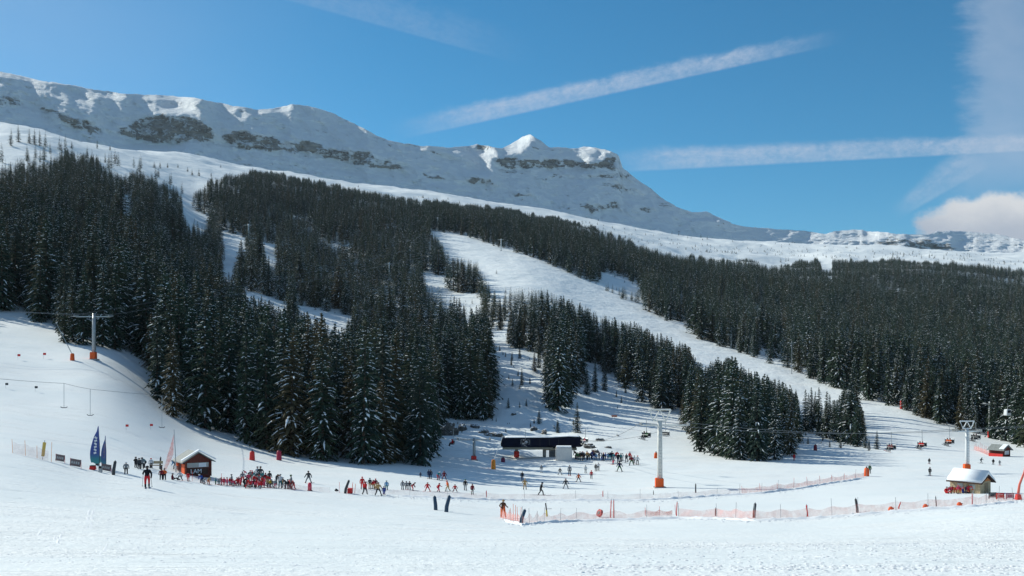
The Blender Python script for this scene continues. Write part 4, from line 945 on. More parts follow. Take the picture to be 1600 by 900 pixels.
# skiers one by one: column, foot row, height in rows, jacket, trousers, pose, heading, label, group, cap, skis, poles
D2 = R_
g_flat = 'skiers crossing the flat snow below the station'
LIST = [
 (230, 762, 33, 'black', 'red', 'walk', D2(200), 'largest lone skier, black jacket and red trousers, back turned, holding poles', None, 'black', 1, 1),
 (197, 741, 19, 'grey', 'black', 'stand', D2(30), 'person in light grey jacket and black trousers standing apart, between banners and dark group', None, 'white', 0, 0),
 (212, 731, 17, 'black', 'black', 'hips', D2(150), 'dark-clad person at the edge of the small group on the side of the blue flags', 'dark-clad group above the lone skier', 'black', 0, 0),
 (217, 733, 17, 'charcoal', 'black', 'stand', D2(60), 'second dark-clad person of the small group above the lone skier', 'dark-clad group above the lone skier', 'black', 0, 0),
 (222, 733, 18, 'grey', 'charcoal', 'stand', D2(200), 'grey-jacketed person in the middle of the small dark group', 'dark-clad group above the lone skier', 'black', 0, 0),
 (226, 731, 16, 'teal', 'black', 'lean', D2(-60), 'person in dark teal bending at the edge of the small dark group', 'dark-clad group above the lone skier', 'black', 0, 0),
 (236, 732, 16, 'white', 'charcoal', 'stand', D2(10), 'person in white with a red cap beside the brown bench', None, 'red', 0, 0),
 (252, 750, 17, 'maroon', 'black', 'stand', D2(20), 'person in dark maroon beside the one in orange, below the pink sail', None, 'brown', 0, 0),
 (257, 750, 18, 'orange', 'black', 'hips', D2(-20), 'person in bright orange jacket below the pink sail', None, 'black', 0, 0),
 (271, 750, 10, 'maroon', 'black', 'sit', D2(90), 'person in dark red sitting on the snow below the red hut', None, 'black', 0, 0),
 (281, 751, 15, 'white', 'charcoal', 'plough', D2(0), 'person in white jacket with arms spread below the red hut', None, 'grey', 1, 0),
 (294, 752, 14, 'red', 'red', 'stand', D2(0), 'child all in red standing alone below the orange panel of the hut', None, 'black', 1, 0),
 (272, 733, 14, 'sky blue', 'grey', 'lean', D2(-80), 'person in pale blue bending at the dark side wall of the hut', None, 'white', 0, 0),
 (283, 737, 12, 'teal', 'black', 'stand', D2(-40), 'person in teal in the shade against the side wall of the hut', None, 'white', 0, 0),
 (286, 691, 0, '', '', '', 0, '', None, '', 0, 0),
 (482, 755, 19, 'charcoal', 'grey', 'plough', D2(0), 'person in dark jacket standing just behind the red cone past the ski class', None, 'black', 1, 0),
 (566, 764, 19, 'red', 'red', 'stand', D2(10), 'person all in red beside the red net box, hidden partly by the one in front', 'skiers at the gate by the red net box', 'red', 1, 0),
 (570, 773, 20, 'red', 'charcoal', 'walk', D2(150), 'person in red with dark trousers walking just outside the net by its red box', 'skiers at the gate by the red net box', 'maroon', 0, 0),
 (578, 764, 17, 'charcoal', 'tan', 'stand', D2(0), 'dark-jacketed person with tan trousers behind the net, next to the pair in red', 'skiers at the gate by the red net box', 'teal', 1, 0),
 (583, 764, 14, 'red', 'tan', 'stand', D2(30), 'child in red behind the net between two dark skiers', 'skiers at the gate by the red net box', 'brown', 1, 0),
 (587, 763, 15, 'maroon', 'tan', 'stand', D2(-10), 'child in maroon behind the net beside the child in red', 'skiers at the gate by the red net box', 'red', 1, 0),
 (591, 774, 20, 'tan', 'black', 'plough', D2(20), 'skier in tan top and black trousers standing legs apart outside the net', 'skiers at the gate by the red net box', 'brown', 1, 0),
 (600, 774, 14, 'blue', 'blue', 'stand', D2(0), 'child all in bright blue standing outside the net', None, 'navy', 0, 0),
 (604, 766, 15, 'sky blue', 'teal', 'stand', D2(0), 'person in pale blue just behind the child in bright blue', None, 'teal', 0, 0),
 (629, 765, 14, 'grey', 'grey', 'stand', D2(0), 'first of three grey-clad children in a row behind the net', 'three children in a row behind the net', 'charcoal', 1, 0),
 (635, 765, 13, 'grey', 'charcoal', 'stand', D2(0), 'middle one of three grey-clad children in a row behind the net', 'three children in a row behind the net', 'black', 1, 0),
 (640, 765, 13, 'charcoal', 'grey', 'stand', D2(0), 'third of three grey-clad children, next to the bending one in maroon', 'three children in a row behind the net', 'maroon', 1, 0),
 (645, 767, 13, 'maroon', 'red', 'lean', D2(90), 'child in maroon bending forward at the end of the row of three', None, 'black', 1, 0),
 (668, 768, 14, 'red', 'red', 'plough', D2(10), 'child in red jacket with arms out, above the shorter blue post', None, 'maroon', 1, 0),
 (685, 769, 14, 'red', 'pink', 'walk', D2(60), 'child in red and pink skiing between the two navy posts', None, 'maroon', 1, 0),
 (700, 768, 17, 'orange', 'tan', 'walk', D2(-60), 'person in orange above the taller navy post', None, 'red', 1, 0),
 (711, 769, 12, 'red', 'maroon', 'plough', D2(0), 'small child in red skiing just past the navy posts', None, 'brown', 1, 0),
 (727, 766, 17, 'black', 'grey', 'stand', D2(0), 'skier in black jacket and grey trousers at the edge of the long tree shadow', g_flat, 'green', 1, 0),
 (738, 773, 17, 'maroon', 'charcoal', 'stand', D2(30), 'person in maroon with dark trousers close to the upper net', g_flat, 'brown', 1, 0),
 (657, 746, 8, 'navy', 'black', 'stand', D2(0), 'small dark figure alone in the tree shadow under the big grove', 'figures in the shadow of the big grove', 'black', 0, 0),
 (670, 748, 14, 'navy', 'navy', 'stand', D2(0), 'figure in navy, nearer the grove of the close pair in tree shadow', 'figures in the shadow of the big grove', 'black', 1, 0),
 (673, 748, 14, 'charcoal', 'navy', 'stand', D2(0), 'figure in charcoal, other half of the close pair in tree shadow', 'figures in the shadow of the big grove', 'black', 1, 0),
 (685, 750, 13, 'teal', 'red', 'lean', D2(40), 'bent figure in teal and red at the edge of the tree shadow', 'figures in the shadow of the big grove', 'white', 1, 0),
 (694, 750, 14, 'maroon', 'maroon', 'plough', D2(0), 'figure in maroon with legs apart in the tree shadow', 'figures in the shadow of the big grove', 'maroon', 1, 0),
 (816, 751, 14, 'black', 'navy', 'stand', D2(0), 'skier in black in the long tree shadow, directly behind the one in tan', g_flat, 'black', 0, 0),
 (820, 765, 17, 'tan', 'tan', 'hips', D2(0), 'skier all in tan at the end of the long tree shadow', g_flat, 'tan', 0, 0),
 (845, 774, 20, 'black', 'charcoal', 'walk', D2(100), 'skier in black crouching sideways against the upper net', g_flat, 'black', 1, 0),
 (846, 739, 12, 'grey', 'white', 'stand', D2(0), 'skier in pale grey alone in the sun in front of the station', g_flat, 'charcoal', 0, 0),
 (875, 742, 11, 'charcoal', 'grey', 'plough', D2(0), 'small dark skier with legs apart below the white cabin', g_flat, 'brown', 1, 0),
 (890, 743, 16, 'grey', 'charcoal', 'stand', D2(0), 'skier in grey jacket and dark trousers below the white cabin', g_flat, 'grey', 1, 0),
 (915, 739, 12, 'white', 'grey', 'stand', D2(0), 'skier in white jacket on the sunny flat below the queue', g_flat, 'grey', 1, 0),
 (931, 736, 11, 'charcoal', 'charcoal', 'stand', D2(0), 'darker one of two skiers side by side below the queue', g_flat, 'black', 1, 0),
 (935, 735, 12, 'white', 'charcoal', 'walk', D2(0), 'paler one of two skiers side by side below the queue', g_flat, 'grey', 1, 0),
 (904, 753, 13, 'orange', 'brown', 'plough', D2(0), 'skier in orange-red jacket with elbows out on the sunny flat', g_flat, 'red', 1, 0),
 (924, 748, 13, 'red', 'charcoal', 'stand', D2(0), 'small skier in red jacket and dark trousers on the sunny flat', g_flat, 'red', 1, 0),
 (884, 764, 16, 'charcoal', 'grey', 'plough', D2(0), 'skier with dark jacket near the tip of the long tree shadow', g_flat, 'maroon', 1, 0),
 (968, 737, 16, 'navy', 'green', 'plough', D2(0), 'skier with dark green trousers leaving the queue towards the pylon', g_flat, 'black', 1, 0),
 (1453, 743, 13, 'charcoal', 'black', 'stand', D2(0), 'nearer of two skiers standing one behind the other before the snow-capped hut', None, 'maroon', 1, 0),
 (1452, 725, 9, 'black', 'charcoal', 'stand', D2(0), 'farther of two skiers standing one behind the other on the run-out', None, 'black', 1, 0),
 (1533, 724, 9, 'charcoal', 'grey', 'walk', D2(40), 'first of three tiny skiers below the upper hut', 'three tiny skiers below the upper hut', 'black', 1, 0),
 (1552, 726, 9, 'black', 'black', 'stand', D2(0), 'middle one of three tiny skiers below the upper hut, all black', 'three tiny skiers below the upper hut', 'black', 1, 0),
 (1562, 727, 8, 'grey', 'grey', 'stand', D2(0), 'last of three tiny skiers below the upper hut, in grey', 'three tiny skiers below the upper hut', 'grey', 1, 0),
 (786, 808, 27, 'brown', 'orange', 'hips', D2(30), 'worker in brown jacket and orange trousers standing in the orange net', None, 'tan', 0, 0),
 (1241, 720, 11, 'red', 'red', 'stand', D2(0), 'person all in red standing in the grove shadow', None, 'maroon', 0, 0),
 (1359, 740, 14, 'green', 'charcoal', 'stand', D2(0), 'person in dull green behind the orange-red end marker of the upper net', None, 'grey', 0, 0),
 (1006, 716, 0, '', '', '', 0, '', None, '', 0, 0),
]
for (u, v, h, j, tr, kd, fc, lb, gp, cp, sk, po) in LIST:
    if h: man(u, v, h, j, tr, kd, fc, label=lb, group=gp, cap=cp, skis=bool(sk), poles=bool(po))
# the ski class by the red hut
cr = random.Random(5)
CLASS = [(379, 754, 17, 'grey', 'red', 'stand', 'grey'), (388, 755, 16, 'pink', 'maroon', 'stand', 'black'), (397, 756, 14, 'red', 'teal', 'stand', 'white'), (401, 757, 13, 'maroon', 'pink', 'stand', 'grey'), (405, 757, 15, 'grey', 'maroon', 'stand', 'red'), (410, 758, 14, 'red', 'brown', 'stand', 'black'), (414, 759, 13, 'pink', 'maroon', 'stand', 'teal'), (418, 757, 15, 'red', 'grey', 'hips', 'grey'),
 (359, 758, 12, 'red', 'grey', 'stand', 'white'), (364, 760, 11, 'pink', 'grey', 'stand', 'red'), (373, 757, 12, 'maroon', 'red', 'stand', 'pink'), (384, 763, 11, 'charcoal', 'red', 'stand', 'grey'), (391, 763, 12, 'red', 'black', 'stand', 'navy'), (399, 763, 11, 'pink', 'brown', 'stand', 'maroon'), (406, 764, 11, 'red', 'teal', 'stand', 'pink'), (430, 763, 14, 'grey', 'pink', 'stand', 'white'), (442, 762, 16, 'tan', 'grey', 'stand', 'maroon'), (453, 763, 15, 'red', 'charcoal', 'stand', 'white'),
 (315, 755, 14, 'blue', 'navy', 'lean', 'white'), (319, 757, 10, 'grey', 'grey', 'lean', 'grey'), (326, 757, 11, 'tan', 'orange', 'lean', 'tan'), (337, 757, 11, 'teal', 'green', 'stand', 'white'), (342, 758, 11, 'grey', 'teal', 'lean', 'grey'),
 (346, 758, 12, 'red', 'pink', 'stand', 'red'), (350, 758, 12, 'pink', 'red', 'stand', 'pink'), (355, 759, 13, 'pink', 'pink', 'stand', 'brown'), (362, 758, 17, 'grey', 'maroon', 'stand', 'grey'), (367, 759, 10, 'red', 'red', 'lean', 'red'),
 (371, 759, 13, 'red', 'maroon', 'plough', 'maroon'), (376, 759, 12, 'pink', 'red', 'stand', 'black'), (382, 761, 15, 'black', 'black', 'lean', 'black'), (386, 760, 12, 'red', 'red', 'stand', 'white'), (389, 761, 13, 'red', 'white', 'stand', 'maroon'),
 (393, 761, 12, 'pink', 'white', 'stand', 'red'), (396, 761, 12, 'maroon', 'charcoal', 'stand', 'brown'), (400, 761, 12, 'red', 'pink', 'stand', 'pink'), (404, 761, 11, 'pink', 'red', 'stand', 'grey'), (408, 762, 12, 'red', 'red', 'stand', 'maroon'),
 (412, 762, 11, 'pink', 'pink', 'stand', 'red'), (418, 762, 15, 'tan', 'charcoal', 'stand', 'brown'), (422, 762, 13, 'yellow', 'charcoal', 'stand', 'grey'), (425, 762, 13, 'grey', 'black', 'plough', 'teal'), (438, 763, 22, 'white', 'teal', 'hips', 'grey'),
 (446, 764, 16, 'charcoal', 'charcoal', 'lean', 'charcoal'), (450, 764, 15, 'black', 'maroon', 'stand', 'black'), (455, 764, 22, 'grey', 'maroon', 'stand', 'green'), (459, 765, 14, 'maroon', 'red', 'walk', 'red'), (434, 757, 16, 'charcoal', 'charcoal', 'lean', 'brown'),
 (384, 745, 10, 'pink', 'white', 'lean', 'black'), (391, 749, 14, 'grey', 'green', 'stand', 'red'), (394, 748, 13, 'red', 'grey', 'stand', 'pink'), (398, 750, 14, 'teal', 'grey', 'stand', 'grey'), (402, 751, 22, 'white', 'charcoal', 'stand', 'grey'),
 (407, 752, 23, 'charcoal', 'charcoal', 'hips', 'black'), (411, 753, 16, 'teal', 'charcoal', 'lean', 'grey'), (415, 755, 16, 'maroon', 'brown', 'stand', 'maroon'), (421, 756, 20, 'charcoal', 'red', 'stand', 'green')]
ORD = ['first', 'second', 'third', 'fourth', 'fifth', 'sixth', 'seventh', 'eighth', 'ninth', 'tenth']
seen = {}
for (u, v, h, j, tr, kd, cp) in CLASS:
    who = 'adult' if h > 15 else 'child'
    base_ = '%s in %s top, %s trousers, %s cap' % (who, j, tr, cp); row = 'front' if v > 756 else 'rear'
    act = {'stand': 'standing', 'lean': 'bending', 'plough': 'straddling', 'hips': 'posing', 'walk': 'stepping'}[kd]
    man(u, v, h, j, tr, kd, cr.uniform(-1.4, 1.4), label='%s, %s, %s row of the ski class' % (base_, act, row), group='children and teachers of the ski class', cap=cp, skis=(h <= 15))
# the queue beside the white cabin
QU = [(900, 'charcoal', 'black'), (903, 'green', 'black'), (906, 'brown', 'green'), (909, 'black', 'brown'), (913, 'grey', 'navy'), (917, 'tan', 'charcoal'), (920, 'tan', 'brown'), (924, 'blue', 'navy'), (928, 'navy', 'blue'),
      (932, 'sky blue', 'navy'), (936, 'navy', 'navy'), (940, 'white', 'blue'), (943, 'black', 'navy'), (946, 'blue', 'black'), (950, 'sky blue', 'blue'), (953, 'navy', 'teal'), (956, 'black', 'navy'), (959, 'teal', 'blue'), (963, 'red', 'navy')]
for k, (u, j, tr) in enumerate(QU):
    c_ = cr.choice(['black', 'white', 'navy', 'grey', 'red'])
    man(u, 718.5+cr.uniform(-1.5, 2.0), cr.uniform(11, 14), j, tr, cr.choice(['stand', 'hips', 'lean', 'stand']), cr.uniform(0, 6.2),
        label='%s-jacketed person with %s cap in the shaded lift queue, %s' % (j, c_, 'close to the white cabin' if k < 5 else ('in mid queue' if k < 13 else 'towards its sunny tail')) if True else '', group='people queuing beside the white cabin', cap=c_)
QT = [(958, 726, 13, 'grey', 'pink', 'stand'), (966, 724, 16, 'black', 'navy', 'stand'), (973, 720, 12, 'white', 'white', 'stand'), (979, 722, 13, 'charcoal', 'navy', 'walk'), (984, 719, 13, 'red', 'charcoal', 'stand'),
      (987, 727, 15, 'maroon', 'green', 'plough'), (991, 724, 12, 'white', 'charcoal', 'stand'), (996, 726, 14, 'white', 'charcoal', 'hips'), (970, 722, 14, 'teal', 'black', 'stand')]
for k, (u, v, h, j, tr, kd) in enumerate(QT):
    man(u, v, h, j, tr, kd, cr.uniform(-1, 1), label='person in %s top, %s trousers, %s at the sunlit queue tail' % (j, tr, {'stand': 'standing', 'walk': 'stepping', 'plough': 'with legs apart', 'hips': 'hand on hip'}[kd]), group='people in the sunlit tail of the queue', cap=cr.choice(['black', 'grey', 'red']), skis=True)
# red-bibbed children along the snow-capped hut
HB = [(1480, 771, 10, 'red', 'red', 'sit'), (1484, 771, 11, 'pink', 'red', 'lean'), (1488, 771, 12, 'red', 'maroon', 'stand'), (1493, 771, 11, 'orange', 'red', 'lean'), (1497, 772, 14, 'pink', 'tan', 'stand'), (1500, 772, 12, 'red', 'orange', 'stand'),
      (1506, 771, 9, 'blue', 'navy', 'sit'), (1509, 771, 12, 'navy', 'navy', 'stand'), (1513, 771, 13, 'pink', 'red', 'stand'), (1517, 771, 13, 'red', 'maroon', 'lean')]
for k, (u, v, h, j, tr, kd) in enumerate(HB):
    man(u, v, h, j, tr, kd, cr.uniform(-1, 1), label='child in %s top, %s trousers, %s at the snow-capped hut wall' % (j, tr, {'stand': 'standing', 'sit': 'sitting in the snow', 'lean': 'bending'}[kd]), group='children along the wall of the snow-capped hut', cap=cr.choice(['white', 'red', 'grey', 'pink']))

# ---- chairs hanging from the ropes, with riders
def make_chair():
    t = thing('lift_chair', (0, 0, 0), 0, '', 'lift chair', 'chairs hanging from the lift ropes')
    h = MB().tube([(0, .25, 3.1), (0, .3, 2.7), (0, .35, 1.1), (0, .30, .9)], .05, 6).tube([(-1.0, .30, .9), (1.0, .30, .9)], .045, 6)
    for s in (-1, 1): h.tube([(s*1.0, .30, .9), (s*1.0, .32, .05), (s*1.0, -.30, 0)], .04, 6)
    h.build('hanger', M_GALV, t)
    MB().box((0, 0, 0), (2.0, .52, .09)).build('seat', M_DARKM, t, bevel=.02); MB().box((0, .34, .42), (2.0, .08, .6), rx=R_(-8)).build('backrest', M_DARKM, t, bevel=.02)
    MB().tube([(-.95, -.28, .42), (.95, -.28, .42)], .03, 5).tube([(0, -.3, .42), (0, -.55, -.35)], .025, 5).tube([(-.6, -.55, -.38), (.6, -.55, -.38)], .03, 5).build('safety_bar', M_GALV, t)
    return t
chair0 = make_chair(); used = [False]
def chair(pos, rz, label, riders):
    """pos: where the seat hangs"""
    c = chair0 if not used[0] else copy_tree(chair0); used[0] = True
    c.location = pos; c.rotation_euler = (0, 0, rz); c['label'] = label
    Rm = Matrix.Rotation(rz, 3, 'Z'); n = len(riders)
    for k, (j, tr, cp, lb) in enumerate(riders):
        q = Vector(pos)+Rm @ Vector(((k-(n-1)/2)*.52, -.02, .17)); person(q, 1.7, j, tr, 'ride', rz, label=lb, group='riders sitting on the lift chairs', cap=cp, skis=True)
def hang(u, v, Y): return Vector(((u-800)/F*Y, Y, (EYE-v)/F*Y))
def ropeY(u):
    a, b = tip(PY1, -3.0, H1), tip(PY2, -2.2, H2); t = (u-1012)/(1490-1012); return a.y+(b.y-a.y)*t*a.y/(b.y*(1-t)+a.y*t) if 0 < t < 1.2 else a.y
for (u, v, j, w) in ((1391, 702, 'maroon', 'in the shade of the grove'), (1439, 698, 'red', 'over the shaded edge of the run'), (1482, 693, 'orange', 'before the pylon by the snow-capped hut'), (1523, 686, 'charcoal', 'past the pylon by the snow-capped hut')):
    chair(hang(u, v, ropeY(u)), D2(-60), 'lift chair with %s-clad riders %s' % (j, w), [(j, 'black', 'black', 'rider in %s on the chair %s, far seat' % (j, w)), (j, 'charcoal', 'maroon', 'rider in %s on the chair %s, near seat' % (j, w))])
chair(hang(1008, 683, 172), D2(-50), 'lift chair with dark-clad riders hanging beside the tall white pylon', [('charcoal', 'black', 'black', 'dark-clad rider beside the tall white pylon, far seat'), ('green', 'black', 'grey', 'rider in dark green beside the tall white pylon, near seat')])
chair(hang(1038, 681, 190), D2(-50), 'empty lift chair just behind the tall white pylon', [])
chair(hang(706, 694, 205), D2(-75), 'lift chair with two red-clad riders against the shaded rocks', [('red', 'black', 'black', 'rider in red against the shaded rocks, far seat'), ('red', 'charcoal', 'red', 'rider in red against the shaded rocks, near seat')])
chair(hang(820, 694, 222), D2(-20), 'lift chair in front of the dark station roof', [('black', 'white', 'white', 'rider with white trousers before the dark station roof, far seat'), ('white', 'grey', 'black', 'rider in white before the dark station roof, near seat')])
chair(hang(913, 691, 224), D2(-60), 'lift chair with a pink-clad rider at the east end of the station roof', [('pink', 'white', 'red', 'rider in pink at the east end of the station roof')])
# gondola cabin over the forest edge
gp_ = at(1574, 690); gq = hang(1574, 649, gp_.y-20)
t = thing('gondola_cabin', gq, D2(15), 'small white gondola cabin hanging in front of the dark forest', 'gondola')
sc_ = gp_.y/330
MB().box((0, 0, .9), (1.7*sc_, 1.7*sc_, 1.9*sc_), top=.86).build('shell', M_WHITE, t, bevel=.18)
for sy in (-1, 1): MB().box((0, sy*.80*sc_, 1.15), (1.05*sc_, .06, .75*sc_)).build('window', M_BLACK, t)
MB().tube([(0, 0, 1.8), (.15, 0, 2.6), (0, 0, 3.6*sc_)], .07, 6).build('hanger', M_GALV, t)

# ---- the station
t = thing('lift_station', ST, D2(-1), 'long low lift station with a dark navy roof hood in front of the slope', 'lift station')
hw = 130*ST.y/F/2
prof = [(-hw+.25, 2.45), (-hw, 3.0), (-hw+.35, 4.35), (-hw+.8, 4.5), (hw*.2, 4.55), (hw*.62, 4.8), (hw-1.0, 4.7), (hw-.3, 4.1), (hw, 3.2), (hw-.7, 2.5), (hw*.3, 2.5), (-hw*.4, 2.45)]
MB().prism(prof, -2.6, 3.4).build('roof_hood', M_STNAVY, t, bevel=.16)
MB().prism([(-hw+.9, 4.52), (-hw+1.4, 4.66), (hw*.2, 4.72), (hw*.62, 4.98), (hw-1.4, 4.9), (hw-1.1, 4.72), (hw*.62, 4.85), (hw*.2, 4.60)], -2.3, 3.3).build('snow_cap', M_SNOW, t, bevel=.05)
MB().box((-hw*.35, -.1, 2.15), (hw*1.2, 4.9, .5)).build('underside', M_BEIGE, t, bevel=.05)
MB().box((hw*.42, 0.3, 1.95), (hw*.8, 4.2, .5)).build('machinery_housing', M_BEIGE, t, bevel=.05)
for x in (-hw*.62, hw*.05, hw*.62): MB().tube([(x, .5, -1), (x, .5, 2.2)], .4, 12).build('column', M_GALV, t, smooth=True)
MB().tube([(-hw*.62, .5, -.1), (-hw*.62, .5, 1.3)], .62, 12).build('column_pad', M_RED, t, smooth=True)
MB().box((hw*.30, 1.4, .5), (2.6, 1.2, 2.6)).build('drive_housing', mat('grey_housing', (0.20, 0.22, 0.24), .7, var=.15), t, bevel=.05)
for s in range(5): MB().box((-hw*.5+s*2.1, -2.66, 3.45), (.08, .05, 1.6)).build('hood_seam', M_DARKM, t)
wc = at(881, 719)
t = thing('operator_cabin', wc, D2(-3), 'white round-shouldered operator cabin at the near corner of the dark station', 'cabin')
w_ = 26*wc.y/F; h_ = 21*wc.y/F
MB().prism([(-w_/2, -.3), (w_/2, -.3), (w_/2, h_-.35), (w_/2-.1, h_-.1), (w_/2-.4, h_), (-w_/2+.4, h_), (-w_/2+.1, h_-.1), (-w_/2, h_-.35)], -1.6, 1.6).build('walls', mat('cabin_skin', (0.70, 0.66, 0.61), .5, var=.05), t, bevel=.22)
MB().box((0, 0, h_+.06), (w_-.3, 3.1, .2)).build('snow_cap', M_SNOW, t, bevel=.08)
MB().box((-w_*.5-.02, 0, h_*.6), (.04, 1.6, .9)).build('window', M_GLASS, t)
MB().box((0.3, 1.62, h_*.42), (.9, .04, 1.9)).build('door', M_WHITE, t)

# ---- huts
def hut(u, v, wpx, label, rz, Lx, Ly, he, hr, walls, gable, roofm, snow, over=.5, extras=None, thick=.12):
    p = at(u, v); t = thing('wooden_hut', p, rz, label, 'hut', 'wooden huts on the piste')
    MB().prism([(-Lx/2, -.5), (Lx/2, -.5), (Lx/2, he), (0, hr-.1), (-Lx/2, he)], -Ly/2, Ly/2).build('walls', walls, t)
    sl = (hr-he)/(Lx/2); xo = Lx/2+over; zo = hr-sl*xo
    for s in (-1, 1):
        MB().prism([(0, hr), (s*xo, zo), (s*xo, zo+thick), (0, hr+thick)], -Ly/2-over, Ly/2+over*.6).build('roof_slope', roofm, t)
    if snow:
        o_ = [(-xo+.05, zo+thick+.01)]; n = 12
        for k in range(n+1):
            x = -xo+.05+(2*xo-.1)*k/n; o_.append((x, hr+thick-sl*abs(x)*.92+snow*(1-.55*abs(x/xo)**3)+(.16 if abs(x) < .4 else 0)))
        o_.append((xo-.05, zo+thick+.01)); o_.append((0, hr+thick+.01))
        MB().prism(o_, -Ly/2-over*.9, Ly/2+over*.5).build('snow_cap', M_SNOW, t, bevel=.06, smooth=True)
    MB().prism([(-Lx/2-.01, he), (Lx/2+.01, he), (0, hr-.12)], -Ly/2-.05, -Ly/2-.005).build('gable_boards', gable, t)
    if extras: extras(t, Lx, Ly, he, hr)
    return t, p
def hut1_extra(t, Lx, Ly, he, hr):
    MB().box((0, -Ly/2-.02, he*.68), (Lx*.86, .06, he*.30)).build('service_window', M_GLASS, t)
    MB().box((Lx*.18, -Ly/2-.06, he*.68), (Lx*.30, .05, he*.26)).build('notice', M_TEXTW, t)
    b = MB().box((-.05, -Ly/2-.03, he*.28), (Lx*.82, .08, he*.42)).build('counter_board', M_WOODD, t)
    c = bpy.data.curves.new('lettering', 'FONT'); c.body = 'LAM'; c.size = .78; c.extrude = .01; c.align_x = 'CENTER'; c.align_y = 'CENTER'
    o = bpy.data.objects.new('lettering', c); COL.objects.link(o); dg = bpy.context.evaluated_depsgraph_get()
    me = bpy.data.meshes.new_from_object(o.evaluated_get(dg)); bpy.data.objects.remove(o); me.materials.clear(); me.materials.append(M_TEXTW)
    o = bpy.data.objects.new('lettering', me); COL.objects.link(o); o.parent = b; o.location = (-.25, -Ly/2-.09, he*.28); o.rotation_euler = (R_(90), 0, 0)
    for x in (-Lx/2, Lx/2): MB().box((x, -Ly/2-.25, he*.45), (.16, .16, he*1.0)).build('corner_post', M_WOODR, t)
    MB().box((-Lx/2-.10, -Ly/2+.55, he*.36), (.08, 1.35, he*.80)).build('orange_panel', M_ORANGE, t)
    MB().box((-Lx/2-.05, Ly/2-.5, he*.72), (.06, 1.1, he*.4)).build('shutter', M_ORANGE, t)
hut1, hp1 = hut(302, 741, 0, 'red-brown wooden hut with grey roof, orange panel and white lettering beside the ski class', R_(34), 3.3, 4.0, 2.05, 3.05, M_WOODR, M_WOODR, M_ROOFG, .0, over=.55, extras=hut1_extra)
MB().prism([(-2.25, 2.05), (0, 3.30), (2.25, 2.05), (2.25, 2.2), (0, 3.48), (-2.25, 2.2)], -2.62, -2.05).build('snow_cap', M_SNOW, hut1)
def hut2_extra(t, Lx, Ly, he, hr):
    MB().box((0.2, -Ly/2-.03, he*.45), (.85, .05, he*.86)).build('door', mat('hut_door', (0.26, 0.19, 0.11), .7, var=.15), t)
    for y in (-Ly*.25, Ly*.15): MB().box((-Lx/2-.03, y, he*.6), (.05, .8, .6)).build('window', M_GLASS, t)
    MB().box((-Lx/2-.05, 0, he*.98), (.12, Ly*.98, .16)).build('eave_board', M_WOODD, t)
hut2, hp2 = hut(1516, 770, 0, 'small pale wooden hut with a thick rounded snow cap and orange gable', R_(38), 2.8, 4.2, 1.75, 2.55, M_WOODL, mat('orange_boards', (0.55, 0.20, 0.06), .7, var=.15), M_WOODD, .42, over=.5, extras=hut2_extra)
def hut3_extra(t, Lx, Ly, he, hr):
    MB().box((0, -Ly/2-.04, he*.55), (Lx*.6, .06, he*.5)).build('door', M_TEXTW, t)
    MB().box((-Lx/2-.5, -.2, .45), (.10, Ly*1.0, .9)).build('terrace_rail', M_RED, t)
hut3, hp3 = hut(1562, 713, 0, 'far red-brown hut with grey roof and a red rail under the forest edge', R_(30), 3.2, 4.4, 2.2, 3.3, M_WOODR, M_WOODR, M_ROOFG, 0, over=.6, extras=hut3_extra)
MB().prism([(-2.1, 2.25), (0, 3.46), (.9, 2.95), (.9, 3.02), (0, 3.6), (-2.1, 2.4)], -2.7, -1.2).build('snow_cap', M_SNOW, hut3)
hut3.scale = (.86,)*3

# ---- banners, boards and flags by the tow slope
def feather(u, v, hpx, wpx, label, cols, lean):
    p = at(u, v); s = p.y/F; H = hpx*s; Wd = wpx*s; t = thing('feather_flag', p, R_(lean), label, 'flag', 'tall feather flags')
    MB().tube([(Wd*.55, 0, -.3), (Wd*.6, 0, H*.5), (Wd*.45, 0, H*.95)], [.035, .03, .015], 6).build('pole', M_DARKM, t)
    n = 14; V_ = []; 
    for k in range(n+1):
        f = k/n; z = H*(.10+.90*f); l = -Wd*.5*math.sin(min(1, (f+.18)/1.02)*math.pi)**.7*(1-f*.25)*.95+Wd*.40*f**2; r = Wd*(.58-.10*f*f); l = min(l, r-.02)
        V_.append((l, r, z))
    b = MB()
    for k in range(n):
        (l0, r0, z0), (l1, r1, z1) = V_[k], V_[k+1]
        b.face([(l0, -.06*math.sin(k*.7), z0), (r0, .0, z0), (r1, 0, z1), (l1, -.06*math.sin((k+1)*.7), z1)])
    m = bpy.data.materials.new('flag_cloth'); m.use_nodes = True; q = G(m.node_tree); tcn = q.node('ShaderNodeTexCoord'); sp = q.node('ShaderNodeSeparateXYZ'); m.node_tree.links.new(tcn.outputs['Generated'], sp.inputs[0])
    c = q.mix(q.ramp(sp.outputs[2], 0.05, 0.28), cols[0], cols[1]); m.node_tree.links.new(c, m.node_tree.nodes['Principled BSDF'].inputs['Base Color'])
    cl = b.build('cloth', m, t); sm = cl.modifiers.new('thick', 'SOLIDIFY'); sm.thickness = .02
    # white vertical marks, too small to read in the photograph
    for k in range(6):
        z = H*(.34+.075*k); 
        MB().box((Wd*.12+.02*k, -.05-.012, z), (Wd*.28, .012, H*.045), ry=R_(35 if k % 2 else -20)).build('mark', M_TEXTW if wpx > 9 else M_NETG, t)
    return t
feather(147, 729, 63, 15, 'taller blue feather flag with white marks fading to teal at its foot', ((0.02, 0.22, 0.24, 1), (0.035, 0.07, 0.28, 1)), 0)
feather(161, 731, 50, 8, 'slimmer dark teal-blue feather flag beside the taller blue one', ((0.03, 0.16, 0.24, 1), (0.035, 0.08, 0.24, 1)), 40)
